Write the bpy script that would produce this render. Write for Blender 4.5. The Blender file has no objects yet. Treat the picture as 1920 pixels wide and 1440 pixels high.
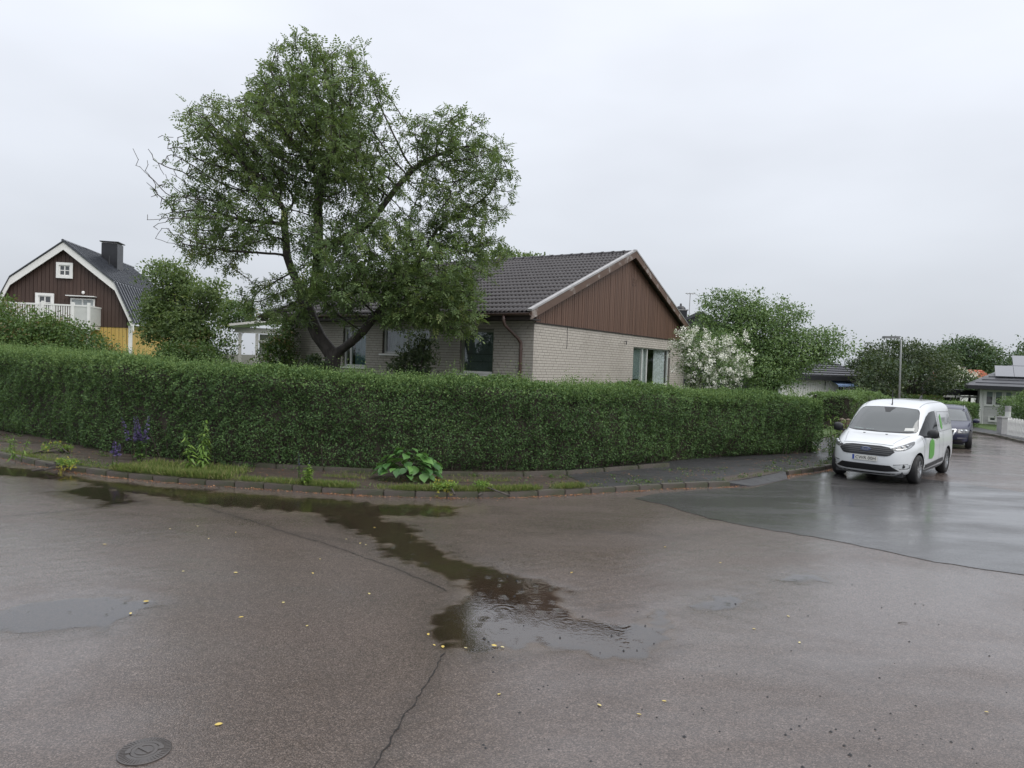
import bpy, bmesh, math, random
import numpy as np
from mathutils import Vector, Matrix
from mathutils.bvhtree import BVHTree
from mathutils.geometry import delaunay_2d_cdt

random.seed(7)
rng = np.random.default_rng(7)
scene = bpy.context.scene
COL = scene.collection

# ------------------------------------------------------------------ camera
F_PX, PITCH, ROLL, EYE = 1300.0, -0.0319, 0.0341, 2.45
_f = Vector((0, math.cos(PITCH), math.sin(PITCH)))
_u = Vector((0, -math.sin(PITCH), math.cos(PITCH)))
_r = Vector((1, 0, 0))
_c, _s = math.cos(ROLL), math.sin(ROLL)
RT, UP, FW = _c * _r + _s * _u, -_s * _r + _c * _u, _f
CAM = Vector((0, 0, EYE))
cd = bpy.data.cameras.new('camera')
cd.sensor_width = 36.0
cd.lens = 36.0 * F_PX / 1920.0
cd.clip_start, cd.clip_end = 0.05, 3000
co = bpy.data.objects.new('camera', cd)
m = Matrix((RT, UP, -FW)).transposed().to_4x4()
m.translation = CAM
co.matrix_world = m
COL.objects.link(co)
scene.camera = co

# ------------------------------------------------------------------ light and sky
SUN_AZ = Vector((0.80, -0.60, 0)).normalized()     # horizontal direction towards the hidden sun
SUN_EL = math.radians(48)
world = bpy.data.worlds.new('World')
scene.world = world
world.use_nodes = True
wn, wl = world.node_tree.nodes, world.node_tree.links
wn.clear()
def wnode(t, **k):
    n = wn.new(t)
    for a, b in k.items():
        setattr(n, a, b)
    return n
w_out = wnode('ShaderNodeOutputWorld')
w_bg = wnode('ShaderNodeBackground')
w_bg.inputs['Strength'].default_value = 0.1
w_sky = wnode('ShaderNodeTexSky', sky_type='NISHITA', sun_disc=False)
w_sky.sun_elevation = SUN_EL
w_sky.sun_rotation = math.atan2(SUN_AZ.x, SUN_AZ.y)
w_sky.dust_density = 6.0
w_tc = wnode('ShaderNodeTexCoord')
w_sep = wnode('ShaderNodeSeparateXYZ')
wl.new(w_tc.outputs['Generated'], w_sep.inputs[0])
w_ramp = wnode('ShaderNodeValToRGB')               # overcast sky, brighter towards the zenith
cr = w_ramp.color_ramp
cr.elements[0].position = 0.0; cr.elements[0].color = (0.52, 0.55, 0.595, 1)
cr.elements[1].position = 1.0; cr.elements[1].color = (1.50, 1.52, 1.58, 1)
e = cr.elements.new(0.12); e.color = (0.59, 0.622, 0.675, 1)
e = cr.elements.new(0.45); e.color = (0.80, 0.835, 0.91, 1)
wl.new(w_sep.outputs['Z'], w_ramp.inputs[0])
w_map = wnode('ShaderNodeMapping')
w_map.inputs['Scale'].default_value = (1.1, 1.1, 3.0)
wl.new(w_tc.outputs['Generated'], w_map.inputs[0])
w_noise = wnode('ShaderNodeTexNoise')
w_noise.inputs['Scale'].default_value = 1.6
w_noise.inputs['Detail'].default_value = 4
w_noise.inputs['Roughness'].default_value = 0.45
wl.new(w_map.outputs[0], w_noise.inputs['Vector'])
w_mr = wnode('ShaderNodeMapRange')
w_mr.inputs[1].default_value, w_mr.inputs[2].default_value = 0.3, 0.7
w_mr.inputs[3].default_value, w_mr.inputs[4].default_value = 9.0, 11.2
wl.new(w_noise.outputs['Fac'], w_mr.inputs[0])
w_vm = wnode('ShaderNodeVectorMath', operation='SCALE')
wl.new(w_ramp.outputs[0], w_vm.inputs[0])
wl.new(w_mr.outputs[0], w_vm.inputs['Scale'])
w_mix = wnode('ShaderNodeMix', data_type='RGBA')
w_mix.inputs[0].default_value = 0.93
wl.new(w_sky.outputs[0], w_mix.inputs[6])
wl.new(w_vm.outputs[0], w_mix.inputs[7])
wl.new(w_mix.outputs[2], w_bg.inputs['Color'])
wl.new(w_bg.outputs[0], w_out.inputs[0])

sl = bpy.data.lights.new('sun', 'SUN')
sl.energy = 1.5
sl.angle = math.radians(50)
sl.color = (1.0, 0.97, 0.93)
so = bpy.data.objects.new('sun', sl)
sd = SUN_AZ * math.cos(SUN_EL) + Vector((0, 0, math.sin(SUN_EL)))
so.rotation_euler = sd.to_track_quat('Z', 'Y').to_euler()
so.location = (20, -15, 30)
COL.objects.link(so)

vs = scene.view_settings
vs.view_transform = 'Standard'
vs.look = 'None'
vs.exposure = 0.25
vs.gamma = 1.0
vs.use_curve_mapping = False

# ------------------------------------------------------------------ layout helpers
def gz(x, y):
    """height of the street: flat here, falling gently down the side street to the right"""
    s = 0.69 * x + 0.72 * y
    return -0.02 * min(max(0.0, s - 21.0), 75.0)
def ray(px, py):
    return RT * ((px - 960) / F_PX) + FW + UP * ((720 - py) / F_PX)
def G(px, py, dz=0.0):
    """point of the street seen at a pixel of the photograph"""
    d = ray(px, py)
    z = dz
    for _ in range(30):
        t = (z - EYE) / d.z
        p = CAM + d * t
        z = gz(p.x, p.y) + dz
    return p
def AT(px, py, Y):
    """point at depth Y seen at a pixel of the photograph"""
    d = ray(px, py)
    return CAM + d * (Y / d.y)

# ------------------------------------------------------------------ object helpers
def tag(o, label=None, cat=None, group=None, kind=None):
    if label: o['label'] = label
    if cat: o['category'] = cat
    if group: o['group'] = group
    if kind: o['kind'] = kind
    return o
def empty(name, loc=(0, 0, 0), rz=0.0, parent=None):
    o = bpy.data.objects.new(name, None)
    o.empty_display_size = 0.3
    o.location = loc
    o.rotation_euler = (0, 0, rz)
    o.parent = parent
    COL.objects.link(o)
    return o
def link(name, me, parent=None, mat=None, loc=None, rot=None):
    o = bpy.data.objects.new(name, me)
    COL.objects.link(o)
    o.parent = parent
    if mat is not None and not me.materials:
        me.materials.append(mat)
    if loc is not None: o.location = loc
    if rot is not None: o.rotation_euler = rot
    return o
class MB:
    """collects shapes that belong to one part"""
    def __init__(s):
        s.v, s.f = [], []
    def add(s, vs_, fs_):
        b = len(s.v)
        s.v += [tuple(p) for p in vs_]
        s.f += [tuple(b + i for i in q) for q in fs_]
        return s
    def box(s, a, b):
        (x0, y0, z0), (x1, y1, z1) = a, b
        return s.add([(x0, y0, z0), (x1, y0, z0), (x1, y1, z0), (x0, y1, z0), (x0, y0, z1), (x1, y0, z1), (x1, y1, z1), (x0, y1, z1)],
                     [(0, 3, 2, 1), (4, 5, 6, 7), (0, 1, 5, 4), (1, 2, 6, 5), (2, 3, 7, 6), (3, 0, 4, 7)])
    def obox(s, c, ax, ay, az):
        """box from centre and three half axis vectors"""
        c, ax, ay, az = Vector(c), Vector(ax), Vector(ay), Vector(az)
        p = [c + i * ax + j * ay + k * az for k in (-1, 1) for i, j in ((-1, -1), (1, -1), (1, 1), (-1, 1))]
        return s.add(p, [(0, 3, 2, 1), (4, 5, 6, 7), (0, 1, 5, 4), (1, 2, 6, 5), (2, 3, 7, 6), (3, 0, 4, 7)])
    def prism(s, pts, d):
        """polygon (3d points) extruded by vector d"""
        n = len(pts)
        d = Vector(d)
        p = [Vector(q) for q in pts]
        return s.add(p + [q + d for q in p], [tuple(range(n))[::-1], tuple(range(n, 2 * n))] + [(i, (i + 1) % n, n + (i + 1) % n, n + i) for i in range(n)])
    def tube(s, pts, rad, n=8, cap=True):
        pts = [Vector(p) for p in pts]
        if not hasattr(rad, '__len__'): rad = [rad] * len(pts)
        base = len(s.v)
        ref = None
        for i, p in enumerate(pts):
            t = (pts[min(i + 1, len(pts) - 1)] - pts[max(i - 1, 0)]).normalized()
            if ref is None:
                ref = t.orthogonal().normalized()
            u = (ref - t * ref.dot(t)).normalized()
            ref = u
            w = t.cross(u)
            for k in range(n):
                a = 2 * math.pi * k / n
                s.v.append(tuple(p + rad[i] * (math.cos(a) * u + math.sin(a) * w)))
        for i in range(len(pts) - 1):
            for k in range(n):
                k2 = (k + 1) % n
                s.f.append((base + i * n + k, base + i * n + k2, base + (i + 1) * n + k2, base + (i + 1) * n + k))
        if cap:
            s.f.append(tuple(base + k for k in range(n))[::-1])
            s.f.append(tuple(base + (len(pts) - 1) * n + k for k in range(n)))
        return s
    def lathe(s, prof, n=24, axis='z', c=(0, 0, 0)):
        """profile of (r, h) turned about an axis"""
        base = len(s.v)
        for r, h in prof:
            for k in range(n):
                a = 2 * math.pi * k / n
                p = (r * math.cos(a), r * math.sin(a), h)
                if axis == 'y': p = (p[0], p[2], p[1])
                if axis == 'x': p = (p[2], p[0], p[1])
                s.v.append((p[0] + c[0], p[1] + c[1], p[2] + c[2]))
        for i in range(len(prof) - 1):
            for k in range(n):
                k2 = (k + 1) % n
                q = (base + i * n + k, base + i * n + k2, base + (i + 1) * n + k2, base + (i + 1) * n + k)
                s.f.append(q if axis != 'y' else q[::-1])
        return s
    def mesh(s, name='mesh', smooth=False):
        me = bpy.data.meshes.new(name)
        me.from_pydata(s.v, [], s.f)
        me.update()
        if smooth:
            me.polygons.foreach_set('use_smooth', [True] * len(me.polygons))
        return me
    def build(s, name, mat, parent=None, loc=None, rot=None, smooth=False):
        return link(name, s.mesh(name, smooth), parent, mat, loc, rot)
def np_mesh(name, verts, faces, mat=None, smooth=False, rnd=None):
    """fast mesh from arrays; faces is (K,3) or (K,4)"""
    me = bpy.data.meshes.new(name)
    verts = np.asarray(verts, dtype=np.float32)
    faces = np.asarray(faces, dtype=np.int32)
    k = faces.shape[1]
    me.vertices.add(len(verts))
    me.vertices.foreach_set('co', verts.ravel())
    me.loops.add(faces.size)
    me.loops.foreach_set('vertex_index', faces.ravel())
    me.polygons.add(len(faces))
    me.polygons.foreach_set('loop_start', np.arange(0, faces.size, k, dtype=np.int32))
    me.polygons.foreach_set('loop_total', np.full(len(faces), k, dtype=np.int32))
    me.polygons.foreach_set('use_smooth', np.full(len(faces), bool(smooth)))
    me.update(calc_edges=True)
    if rnd is not None:
        for nm, arr in rnd.items():
            a = me.attributes.new(nm, 'FLOAT', 'POINT')
            a.data.foreach_set('value', np.asarray(arr, dtype=np.float32))
    if mat: me.materials.append(mat)
    return me

# ------------------------------------------------------------------ materials
MATS = {}
class NT:
    def __init__(s, name):
        s.m = bpy.data.materials.new(name)
        s.m.use_nodes = True
        s.n, s.l = s.m.node_tree.nodes, s.m.node_tree.links
        s.n.clear()
        s.out = s.n.new('ShaderNodeOutputMaterial')
        s.tc = s.n.new('ShaderNodeTexCoord')
    def node(s, t, ins=None, **k):
        n = s.n.new(t)
        for a, b in k.items(): setattr(n, a, b)
        for a, b in (ins or {}).items(): s.put(n.inputs[a], b)
        return n
    def put(s, sock, v):
        if isinstance(v, bpy.types.NodeSocket): s.l.new(v, sock)
        else: sock.default_value = v
    def noise(s, scale, detail=3, rough=0.55, vec=None, dist=0.0):
        return s.node('ShaderNodeTexNoise', {'Vector': vec or s.tc.outputs['Object'], 'Scale': scale, 'Detail': detail, 'Roughness': rough, 'Distortion': dist}).outputs['Fac']
    def voro(s, scale, out='Distance', vec=None, rand=1.0):
        return s.node('ShaderNodeTexVoronoi', {'Vector': vec or s.tc.outputs['Object'], 'Scale': scale, 'Randomness': rand}).outputs[out]
    def ramp(s, fac, stops):
        n = s.node('ShaderNodeValToRGB', {0: fac})
        r = n.color_ramp
        while len(r.elements) < len(stops): r.elements.new(0.5)
        for e_, (p, c) in zip(r.elements, stops):
            e_.position = p
            e_.color = (*c, 1) if hasattr(c, '__len__') else (c, c, c, 1)
        return n.outputs[0]
    def mapr(s, v, a, b, c, d):
        return s.node('ShaderNodeMapRange', {0: v, 1: a, 2: b, 3: c, 4: d}).outputs[0]
    def math(s, op, a, b=0.0, c=0.0):
        return s.node('ShaderNodeMath', {0: a, 1: b, 2: c}, operation=op).outputs[0]
    def mix(s, fac, a, b, blend='MIX'):
        c4 = lambda v: (*v, 1) if isinstance(v, tuple) and len(v) == 3 else v
        return s.node('ShaderNodeMix', {0: fac, 6: c4(a), 7: c4(b)}, data_type='RGBA', blend_type=blend).outputs[2]
    def attr(s, name):
        return s.node('ShaderNodeAttribute', attribute_name=name).outputs['Fac']
    def bump(s, h, strength=0.3, dist=0.01, normal=None):
        d = {'Height': h, 'Strength': strength, 'Distance': dist}
        if normal is not None: d['Normal'] = normal
        return s.node('ShaderNodeBump', d).outputs[0]
    def bsdf(s, color, rough=0.6, **k):
        c4 = lambda v: (*v, 1) if isinstance(v, tuple) and len(v) == 3 else v
        ins = {'Base Color': c4(color), 'Roughness': rough}
        ins.update({a.replace('_', ' '): b for a, b in k.items()})
        return s.node('ShaderNodeBsdfPrincipled', ins).outputs[0]
    def done(s, sh):
        s.l.new(sh, s.out.inputs[0])
        return s.m
def plain(name, c, rough=0.5, var=0.12, scale=4.0, bump=0.0, bscale=60, **k):
    """paint or plastic with slight uneven tone and dirt"""
    t = NT(name)
    n = t.noise(scale, 4)
    col = t.mix(t.mapr(n, 0.25, 0.75, 0, 1), tuple(v * (1 - var) for v in c), tuple(min(1, v * (1 + var)) for v in c))
    r = t.mapr(t.noise(scale * 2.3, 3), 0.3, 0.7, max(0.02, rough * 0.85), min(1, rough * 1.15))
    if bump:
        k['Normal'] = t.bump(t.noise(bscale, 3), bump, 0.01)
    return t.done(t.bsdf(col, r, **k))
def leafmat(name, stops, rough=0.42, trans=0.28, spec=0.35):
    t = NT(name)
    c = t.ramp(t.attr('rnd'), stops)
    a = t.bsdf(c, rough, Specular_IOR_Level=spec)
    tr = t.node('ShaderNodeBsdfTranslucent', {'Color': t.mix(0.35, c, (0.22, 0.30, 0.03))}).outputs[0]
    return t.done(t.node('ShaderNodeMixShader', {0: trans, 1: a, 2: tr}).outputs[0])
def barkmat(name, c1, c2, scale=9):
    t = NT(name)
    v = t.node('ShaderNodeMapping', {'Vector': t.tc.outputs['Object'], 'Scale': (1, 1, 0.3)}).outputs[0]
    n = t.noise(scale, 5, 0.6, v)
    return t.done(t.bsdf(t.ramp(n, [(0.3, c1), (0.7, c2)]), 0.75, Normal=t.bump(n, 0.7, 0.03)))
def woodmat(name, c1, c2, rough=0.6, sc=(14, 14, 0.8), wear=None):
    t = NT(name)
    v = t.node('ShaderNodeMapping', {'Vector': t.tc.outputs['Object'], 'Scale': sc}).outputs[0]
    n = t.noise(1.0, 5, 0.6, v)
    oi = t.node('ShaderNodeObjectInfo').outputs['Random']
    col = t.mix(t.math('MULTIPLY_ADD', n, 0.75, t.math('MULTIPLY', oi, 0.3)), c1, c2)
    if wear:
        col = t.mix(t.mapr(t.noise(2.2, 6, 0.7), 0.54, 0.66, 0, 0.75), col, wear)
    return t.done(t.bsdf(col, rough, Normal=t.bump(n, 0.25, 0.004)))
def glassmat(name, tint=(0.90, 0.93, 0.92), rough=0.012):
    t = NT(name)
    fc = t.node('ShaderNodeLayerWeight', {0: 0.5}).outputs['Facing']
    fr = t.math('MULTIPLY_ADD', t.math('POWER', fc, 5.0), 0.95, 0.045)
    a = t.node('ShaderNodeBsdfTransparent', {0: (*tint, 1)}).outputs[0]
    b = t.node('ShaderNodeBsdfGlossy', {0: (0.95, 0.97, 1, 1), 'Roughness': rough}).outputs[0]
    return t.done(t.node('ShaderNodeMixShader', {0: t.math('ADD', fr, 0.02), 1: a, 2: b}).outputs[0])
def darkglass(name, c=(0.02, 0.024, 0.026)):
    t = NT(name)
    return t.done(t.bsdf(c, 0.03, Specular_IOR_Level=0.75, Coat_Weight=0.5, Coat_Roughness=0.02))
def carpaint(name, c, coat=0.85):
    t = NT(name)
    k = {}
    col = c
    dirt = t.mapr(t.noise(1.7, 4), 0.45, 0.75, 0, 0.22)
    col = t.mix(dirt, c, tuple(v * 0.72 for v in c))
    d = t.voro(95, 'Distance')
    nb = t.bump(t.mapr(d, 0.0, 0.28, 1, 0), 0.10, 0.003)
    return t.done(t.bsdf(col, 0.32, Coat_Weight=coat, Coat_Roughness=0.06, Coat_Normal=nb))
# ------------------------------------------------------------------ numpy helpers
def vnoise(p, freq, seed=0):
    """smooth pseudo noise in about -1..1 for points (N,3) or (N,2)"""
    r = np.random.default_rng(seed)
    p = np.asarray(p, dtype=float)
    out = np.zeros(len(p))
    for k in range(7):
        d = r.normal(size=p.shape[1])
        d /= np.linalg.norm(d)
        f = freq * r.uniform(0.6, 1.9)
        out += np.sin(p @ d * f * 2 * math.pi + r.uniform(0, 6.28)) * (0.9 if k < 4 else 0.55)
    return out / 3.2
def poly_sd(px, py, poly):
    """signed distance to polygon, negative inside"""
    poly = np.asarray(poly, dtype=float)
    d = np.full(px.shape, 1e9)
    ins = np.zeros(px.shape, dtype=bool)
    n = len(poly)
    for i in range(n):
        a, b = poly[i], poly[(i + 1) % n]
        e_ = b - a
        t = np.clip(((px - a[0]) * e_[0] + (py - a[1]) * e_[1]) / (e_ @ e_ + 1e-12), 0, 1)
        d = np.minimum(d, np.hypot(px - a[0] - t * e_[0], py - a[1] - t * e_[1]))
        c = (a[1] > py) != (b[1] > py)
        xi = (b[0] - a[0]) * (py - a[1]) / (b[1] - a[1] + 1e-12) + a[0]
        ins ^= c & (px < xi)
    return np.where(ins, -d, d)
def line_d(px, py, pts):
    pts = np.asarray(pts, dtype=float)
    d = np.full(px.shape, 1e9)
    for a, b in zip(pts[:-1], pts[1:]):
        e_ = b - a
        t = np.clip(((px - a[0]) * e_[0] + (py - a[1]) * e_[1]) / (e_ @ e_ + 1e-12), 0, 1)
        d = np.minimum(d, np.hypot(px - a[0] - t * e_[0], py - a[1] - t * e_[1]))
    return d
def catmull(pts, n=8):
    p = [Vector(q) for q in pts]
    p = [2 * p[0] - p[1]] + p + [2 * p[-1] - p[-2]]
    out = []
    for i in range(1, len(p) - 2):
        for k in range(n):
            t = k / n
            out.append(0.5 * ((2 * p[i]) + (p[i + 1] - p[i - 1]) * t + (2 * p[i - 1] - 5 * p[i] + 4 * p[i + 1] - p[i + 2]) * t * t + (3 * p[i] - p[i - 1] - 3 * p[i + 1] + p[i + 2]) * t ** 3))
    out.append(p[-2])
    return out
def resample(pts, step):
    pts = [Vector(p) for p in pts]
    L = [0]
    for a, b in zip(pts[:-1], pts[1:]): L.append(L[-1] + (b - a).length)
    n = max(1, int(round(L[-1] / step)))
    out, j = [], 0
    for i in range(n + 1):
        s = L[-1] * i / n
        while j < len(L) - 2 and L[j + 1] < s: j += 1
        t = (s - L[j]) / max(1e-9, L[j + 1] - L[j])
        out.append(pts[j].lerp(pts[j + 1], t))
    return out
def xy(p): return (p.x, p.y)
def gpoly(pxs): return [xy(G(*p)) for p in pxs]
def sheet(name, poly, mat, dz=0.0, step=None, parent=None):
    """flat sheet over a ground polygon, following the fall of the street"""
    poly = [Vector((p[0], p[1])) for p in poly]
    pts = list(poly)
    n = len(pts)
    if step:
        A = np.array([tuple(p) for p in poly])
        gx, gy = np.meshgrid(np.arange(A[:, 0].min(), A[:, 0].max(), step), np.arange(A[:, 1].min(), A[:, 1].max(), step))
        sd_ = poly_sd(gx.ravel(), gy.ravel(), A)
        for x, y, d in zip(gx.ravel(), gy.ravel(), sd_):
            if d < -step * 0.3: pts.append(Vector((x, y)))
    r = delaunay_2d_cdt(pts, [(i, (i + 1) % n) for i in range(n)], [], 1, 1e-6)
    me = bpy.data.meshes.new(name)
    me.from_pydata([(v.x, v.y, gz(v.x, v.y) + dz) for v in r[0]], [], [tuple(f) for f in r[2]])
    me.update()
    if me.polygons and me.polygons[0].normal.z < 0: me.flip_normals()
    return link(name, me, parent, mat)

# ------------------------------------------------------------------ ground materials
def wet_asphalt(name, dark, mid, light, grain=95, film=(0.15, 0.55), coat_r=(0.10, 0.34), attrs=False, bump=0.55, cior=1.45):
    t = NT(name)
    cell = t.voro(grain, 'Color')
    cv = t.node('ShaderNodeSeparateColor', {0: cell}).outputs[0]
    chips = t.ramp(cv, [(0.0, dark), (0.5, mid), (0.85, tuple(0.6 * a + 0.4 * b for a, b in zip(mid, light))), (1.0, light)])
    patch = t.noise(0.55, 6, 0.62)
    col = t.mix(t.mapr(patch, 0.35, 0.68, 0.0, 0.55), chips, t.mix(0.5, chips, dark))
    fine = t.noise(14, 4, 0.6)
    col = t.mix(t.mapr(fine, 0.40, 0.70, 0, 0.35), col, dark)
    dist = t.voro(grain, 'Distance')
    streak = t.noise(1.0, 5, 0.6, t.node('ShaderNodeMapping', {'Vector': t.tc.outputs['Object'], 'Rotation': (0, 0, 0.5), 'Scale': (0.35, 1.1, 1)}).outputs[0])
    wet = t.mapr(streak, 0.36, 0.62, 0.0, 1.0)
    if attrs:
        wet = t.math('MAXIMUM', wet, t.attr('wet'))
        dk = t.attr('dark')
        col = t.mix(dk, col, tuple(v * 0.45 for v in dark))
        # worn streak of bare earth colour washed along the gutter
        col = t.mix(t.math('MULTIPLY', t.attr('silt'), 0.85), col, (0.125, 0.096, 0.074))
    coat = t.mapr(wet, 0, 1, film[0], film[1])
    cr_ = t.mapr(wet, 0, 1, coat_r[1], coat_r[0])
    h = t.math('ADD', t.math('MULTIPLY', dist, -1.0), t.math('MULTIPLY', fine, 0.4))
    nb = t.bump(h, bump, 0.006)
    nc = t.bump(t.math('ADD', t.math('MULTIPLY', h, 0.45), t.noise(5, 3)), 0.22 * bump / 0.6, 0.006)
    sh = t.bsdf(col, 0.62, Specular_IOR_Level=0.35, Normal=nb, Coat_Weight=coat, Coat_Roughness=cr_, Coat_IOR=cior, Coat_Normal=nc)
    return t.done(sh)
M_ROAD = wet_asphalt('road_asphalt', (0.031, 0.022, 0.018), (0.085, 0.062, 0.051), (0.21, 0.165, 0.142), 128, (0.6, 1.0), (0.05, 0.26), True, 0.75, 1.62)
M_PATCH = wet_asphalt('new_asphalt', (0.017, 0.016, 0.016), (0.040, 0.038, 0.038), (0.085, 0.082, 0.080), 110, (0.6, 1.0), (0.03, 0.24), False, 0.35, 1.5)
M_PAVE_OLD = wet_asphalt('old_pavement', (0.024, 0.018, 0.014), (0.060, 0.045, 0.036), (0.13, 0.105, 0.085), 80, (0.1, 0.5), (0.2, 0.45))
M_PAVE_NEW = wet_asphalt('new_pavement', (0.012, 0.012, 0.013), (0.030, 0.030, 0.032), (0.07, 0.07, 0.073), 105, (0.15, 0.55), (0.22, 0.45))
def kerbmat():
    t = NT('kerb_stone')
    oi = t.node('ShaderNodeObjectInfo').outputs['Random']
    n = t.noise(60, 4, 0.7)
    c = t.mix(n, (0.040, 0.033, 0.028), (0.125, 0.105, 0.092))
    c = t.mix(t.math('MULTIPLY', oi, 0.5), c, (0.07, 0.06, 0.05))
    c = t.mix(t.mapr(t.noise(5, 4), 0.42, 0.62, 0, 0.75), c, (0.040, 0.050, 0.020))
    return t.done(t.bsdf(c, 0.6, Coat_Weight=0.35, Coat_Roughness=0.3, Normal=t.bump(n, 0.5, 0.01)))
M_KERB = kerbmat()
def grassground(name, a, b):
    t = NT(name)
    n = t.noise(3, 6, 0.65)
    n2 = t.noise(45, 3, 0.6)
    return t.done(t.bsdf(t.mix(t.math('MULTIPLY_ADD', n2, 0.5, t.math('MULTIPLY', n, 0.5)), a, b), 0.85, Normal=t.bump(n2, 0.8, 0.05)))
M_LAWN = grassground('lawn', (0.028, 0.055, 0.012), (0.085, 0.14, 0.03))
M_EARTH = grassground('earth', (0.02, 0.022, 0.012), (0.06, 0.06, 0.03))
def watermat():
    t = NT('puddle_water')
    p = t.tc.outputs['Object']
    rings = None
    for sc, k in ((5.5, 46.0), (2.6, 30.0)):      # rings of rain drops
        v = t.node('ShaderNodeTexVoronoi', {'Vector': p, 'Scale': sc}, voronoi_dimensions='2D')
        d = v.outputs['Distance']
        rr = t.node('ShaderNodeSeparateColor', {0: v.outputs['Color']}).outputs[0]
        fall = t.math('MULTIPLY', t.mapr(d, 0.0, 0.5, 1.0, 0.0), t.mapr(rr, 0.45, 0.9, 0.0, 1.0))
        w = t.math('MULTIPLY', t.math('SINE', t.math('MULTIPLY', d, k)), fall)
        rings = w if rings is None else t.math('ADD', rings, w)
    h = t.math('ADD', rings, t.math('MULTIPLY', t.noise(22, 3), 1.6))
    nb = t.bump(h, 0.12, 0.0042)
    fr = t.node('ShaderNodeFresnel', {'IOR': 1.95, 'Normal': nb}).outputs[0]
    dep = t.node('ShaderNodeMapRange', {0: t.attr('depth')}, interpolation_type='SMOOTHSTEP').outputs[0]
    a = t.node('ShaderNodeBsdfTransparent', {0: t.mix(dep, (1.0, 1.0, 1.0), (0.90, 0.84, 0.76))}).outputs[0]
    b = t.node('ShaderNodeBsdfGlossy', {0: (1, 1, 1, 1), 'Roughness': 0.015, 'Normal': nb}).outputs[0]
    return t.done(t.node('ShaderNodeMixShader', {0: t.math('MULTIPLY', fr, dep), 1: a, 2: b}).outputs[0])
M_WATER = watermat()

# ------------------------------------------------------------------ terrain sheet to the horizon
def ground_sheet():
    xs = np.concatenate([np.linspace(-900, -80, 12), np.linspace(-70, 110, 46), np.linspace(130, 1000, 12)])
    ys = np.concatenate([np.linspace(-120, -10, 5), np.linspace(-6, 130, 38), np.linspace(150, 1500, 14)])
    X, Y = np.meshgrid(xs, ys)
    Z = np.array([gz(a, b) for a, b in zip(X.ravel(), Y.ravel())]) - 0.06
    n, m_ = len(xs), len(ys)
    i = np.arange(n * m_).reshape(m_, n)
    F = np.stack([i[:-1, :-1], i[:-1, 1:], i[1:, 1:], i[1:, :-1]], -1).reshape(-1, 4)
    o = link('ground', np_mesh('ground', np.stack([X.ravel(), Y.ravel(), Z], 1), F, M_EARTH))
    tag(o, kind='structure')
ground_sheet()

# ------------------------------------------------------------------ street with puddles in its hollows
PUD = [gpoly(q) for q in (
    [(560, 950), (640, 978), (700, 1018), (770, 1058), (845, 1090), (862, 1125), (820, 1150), (812, 1190), (850, 1222), (960, 1226), (1060, 1218), (1130, 1240), (1200, 1236), (1260, 1205), (1275, 1165), (1245, 1140), (1210, 1150), (1190, 1172), (1172, 1182), (1110, 1165), (1065, 1140), (1040, 1102), (980, 1085), (930, 1070), (850, 1042), (800, 1008), (765, 985), (700, 962)],
    [(-60, 866), (60, 878), (130, 890), (300, 912), (480, 926), (700, 945), (880, 948), (860, 966), (640, 974), (480, 952), (330, 940), (200, 914), (60, 894), (-60, 890)],
    [(95, 922), (180, 911), (235, 925), (268, 942), (200, 946), (130, 931)],
    [(0, 1138), (120, 1118), (215, 1118), (300, 1132), (240, 1160), (215, 1180), (60, 1192), (-40, 1180)],
    [(1295, 1142), (1330, 1115), (1400, 1114), (1412, 1130), (1350, 1146)],
    [(1470, 1085), (1500, 1072), (1552, 1080), (1545, 1090)])]
SMOOTH = [gpoly(q) for q in ([(1180, 1200), (1340, 1110), (1560, 1040), (1960, 1080), (1960, 1200), (1500, 1190), (1280, 1260)], [(-40, 1020), (120, 1000), (260, 1060), (260, 1200), (120, 1300), (-40, 1340)])]
CRACKS = [gpoly(q) for q in ([(835, 1225), (800, 1290), (760, 1350), (715, 1420), (690, 1460)], [(360, 945), (480, 980), (640, 1030), (740, 1065), (835, 1110)], [(-20, 972), (110, 960), (230, 945)], [(1375, 990), (1260, 1012), (1180, 1000), (1000, 1000)], [(1000, 985), (1200, 1004), (1300, 1012)], [(1040, 1150), (1200, 1135)], [(560, 1000), (760, 1035)])]
PATCH_POLY = gpoly([(1190, 935), (1255, 950), (1325, 972), (1420, 990), (1550, 1012), (1640, 1030), (1740, 1052), (1840, 1067), (1990, 1090), (2200, 1110), (2200, 975), (1990, 935), (1860, 915), (1735, 899), (1640, 890), (1555, 884), (1480, 899), (1440, 908), (1405, 918), (1370, 915), (1290, 921), (1230, 926)])
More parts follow.
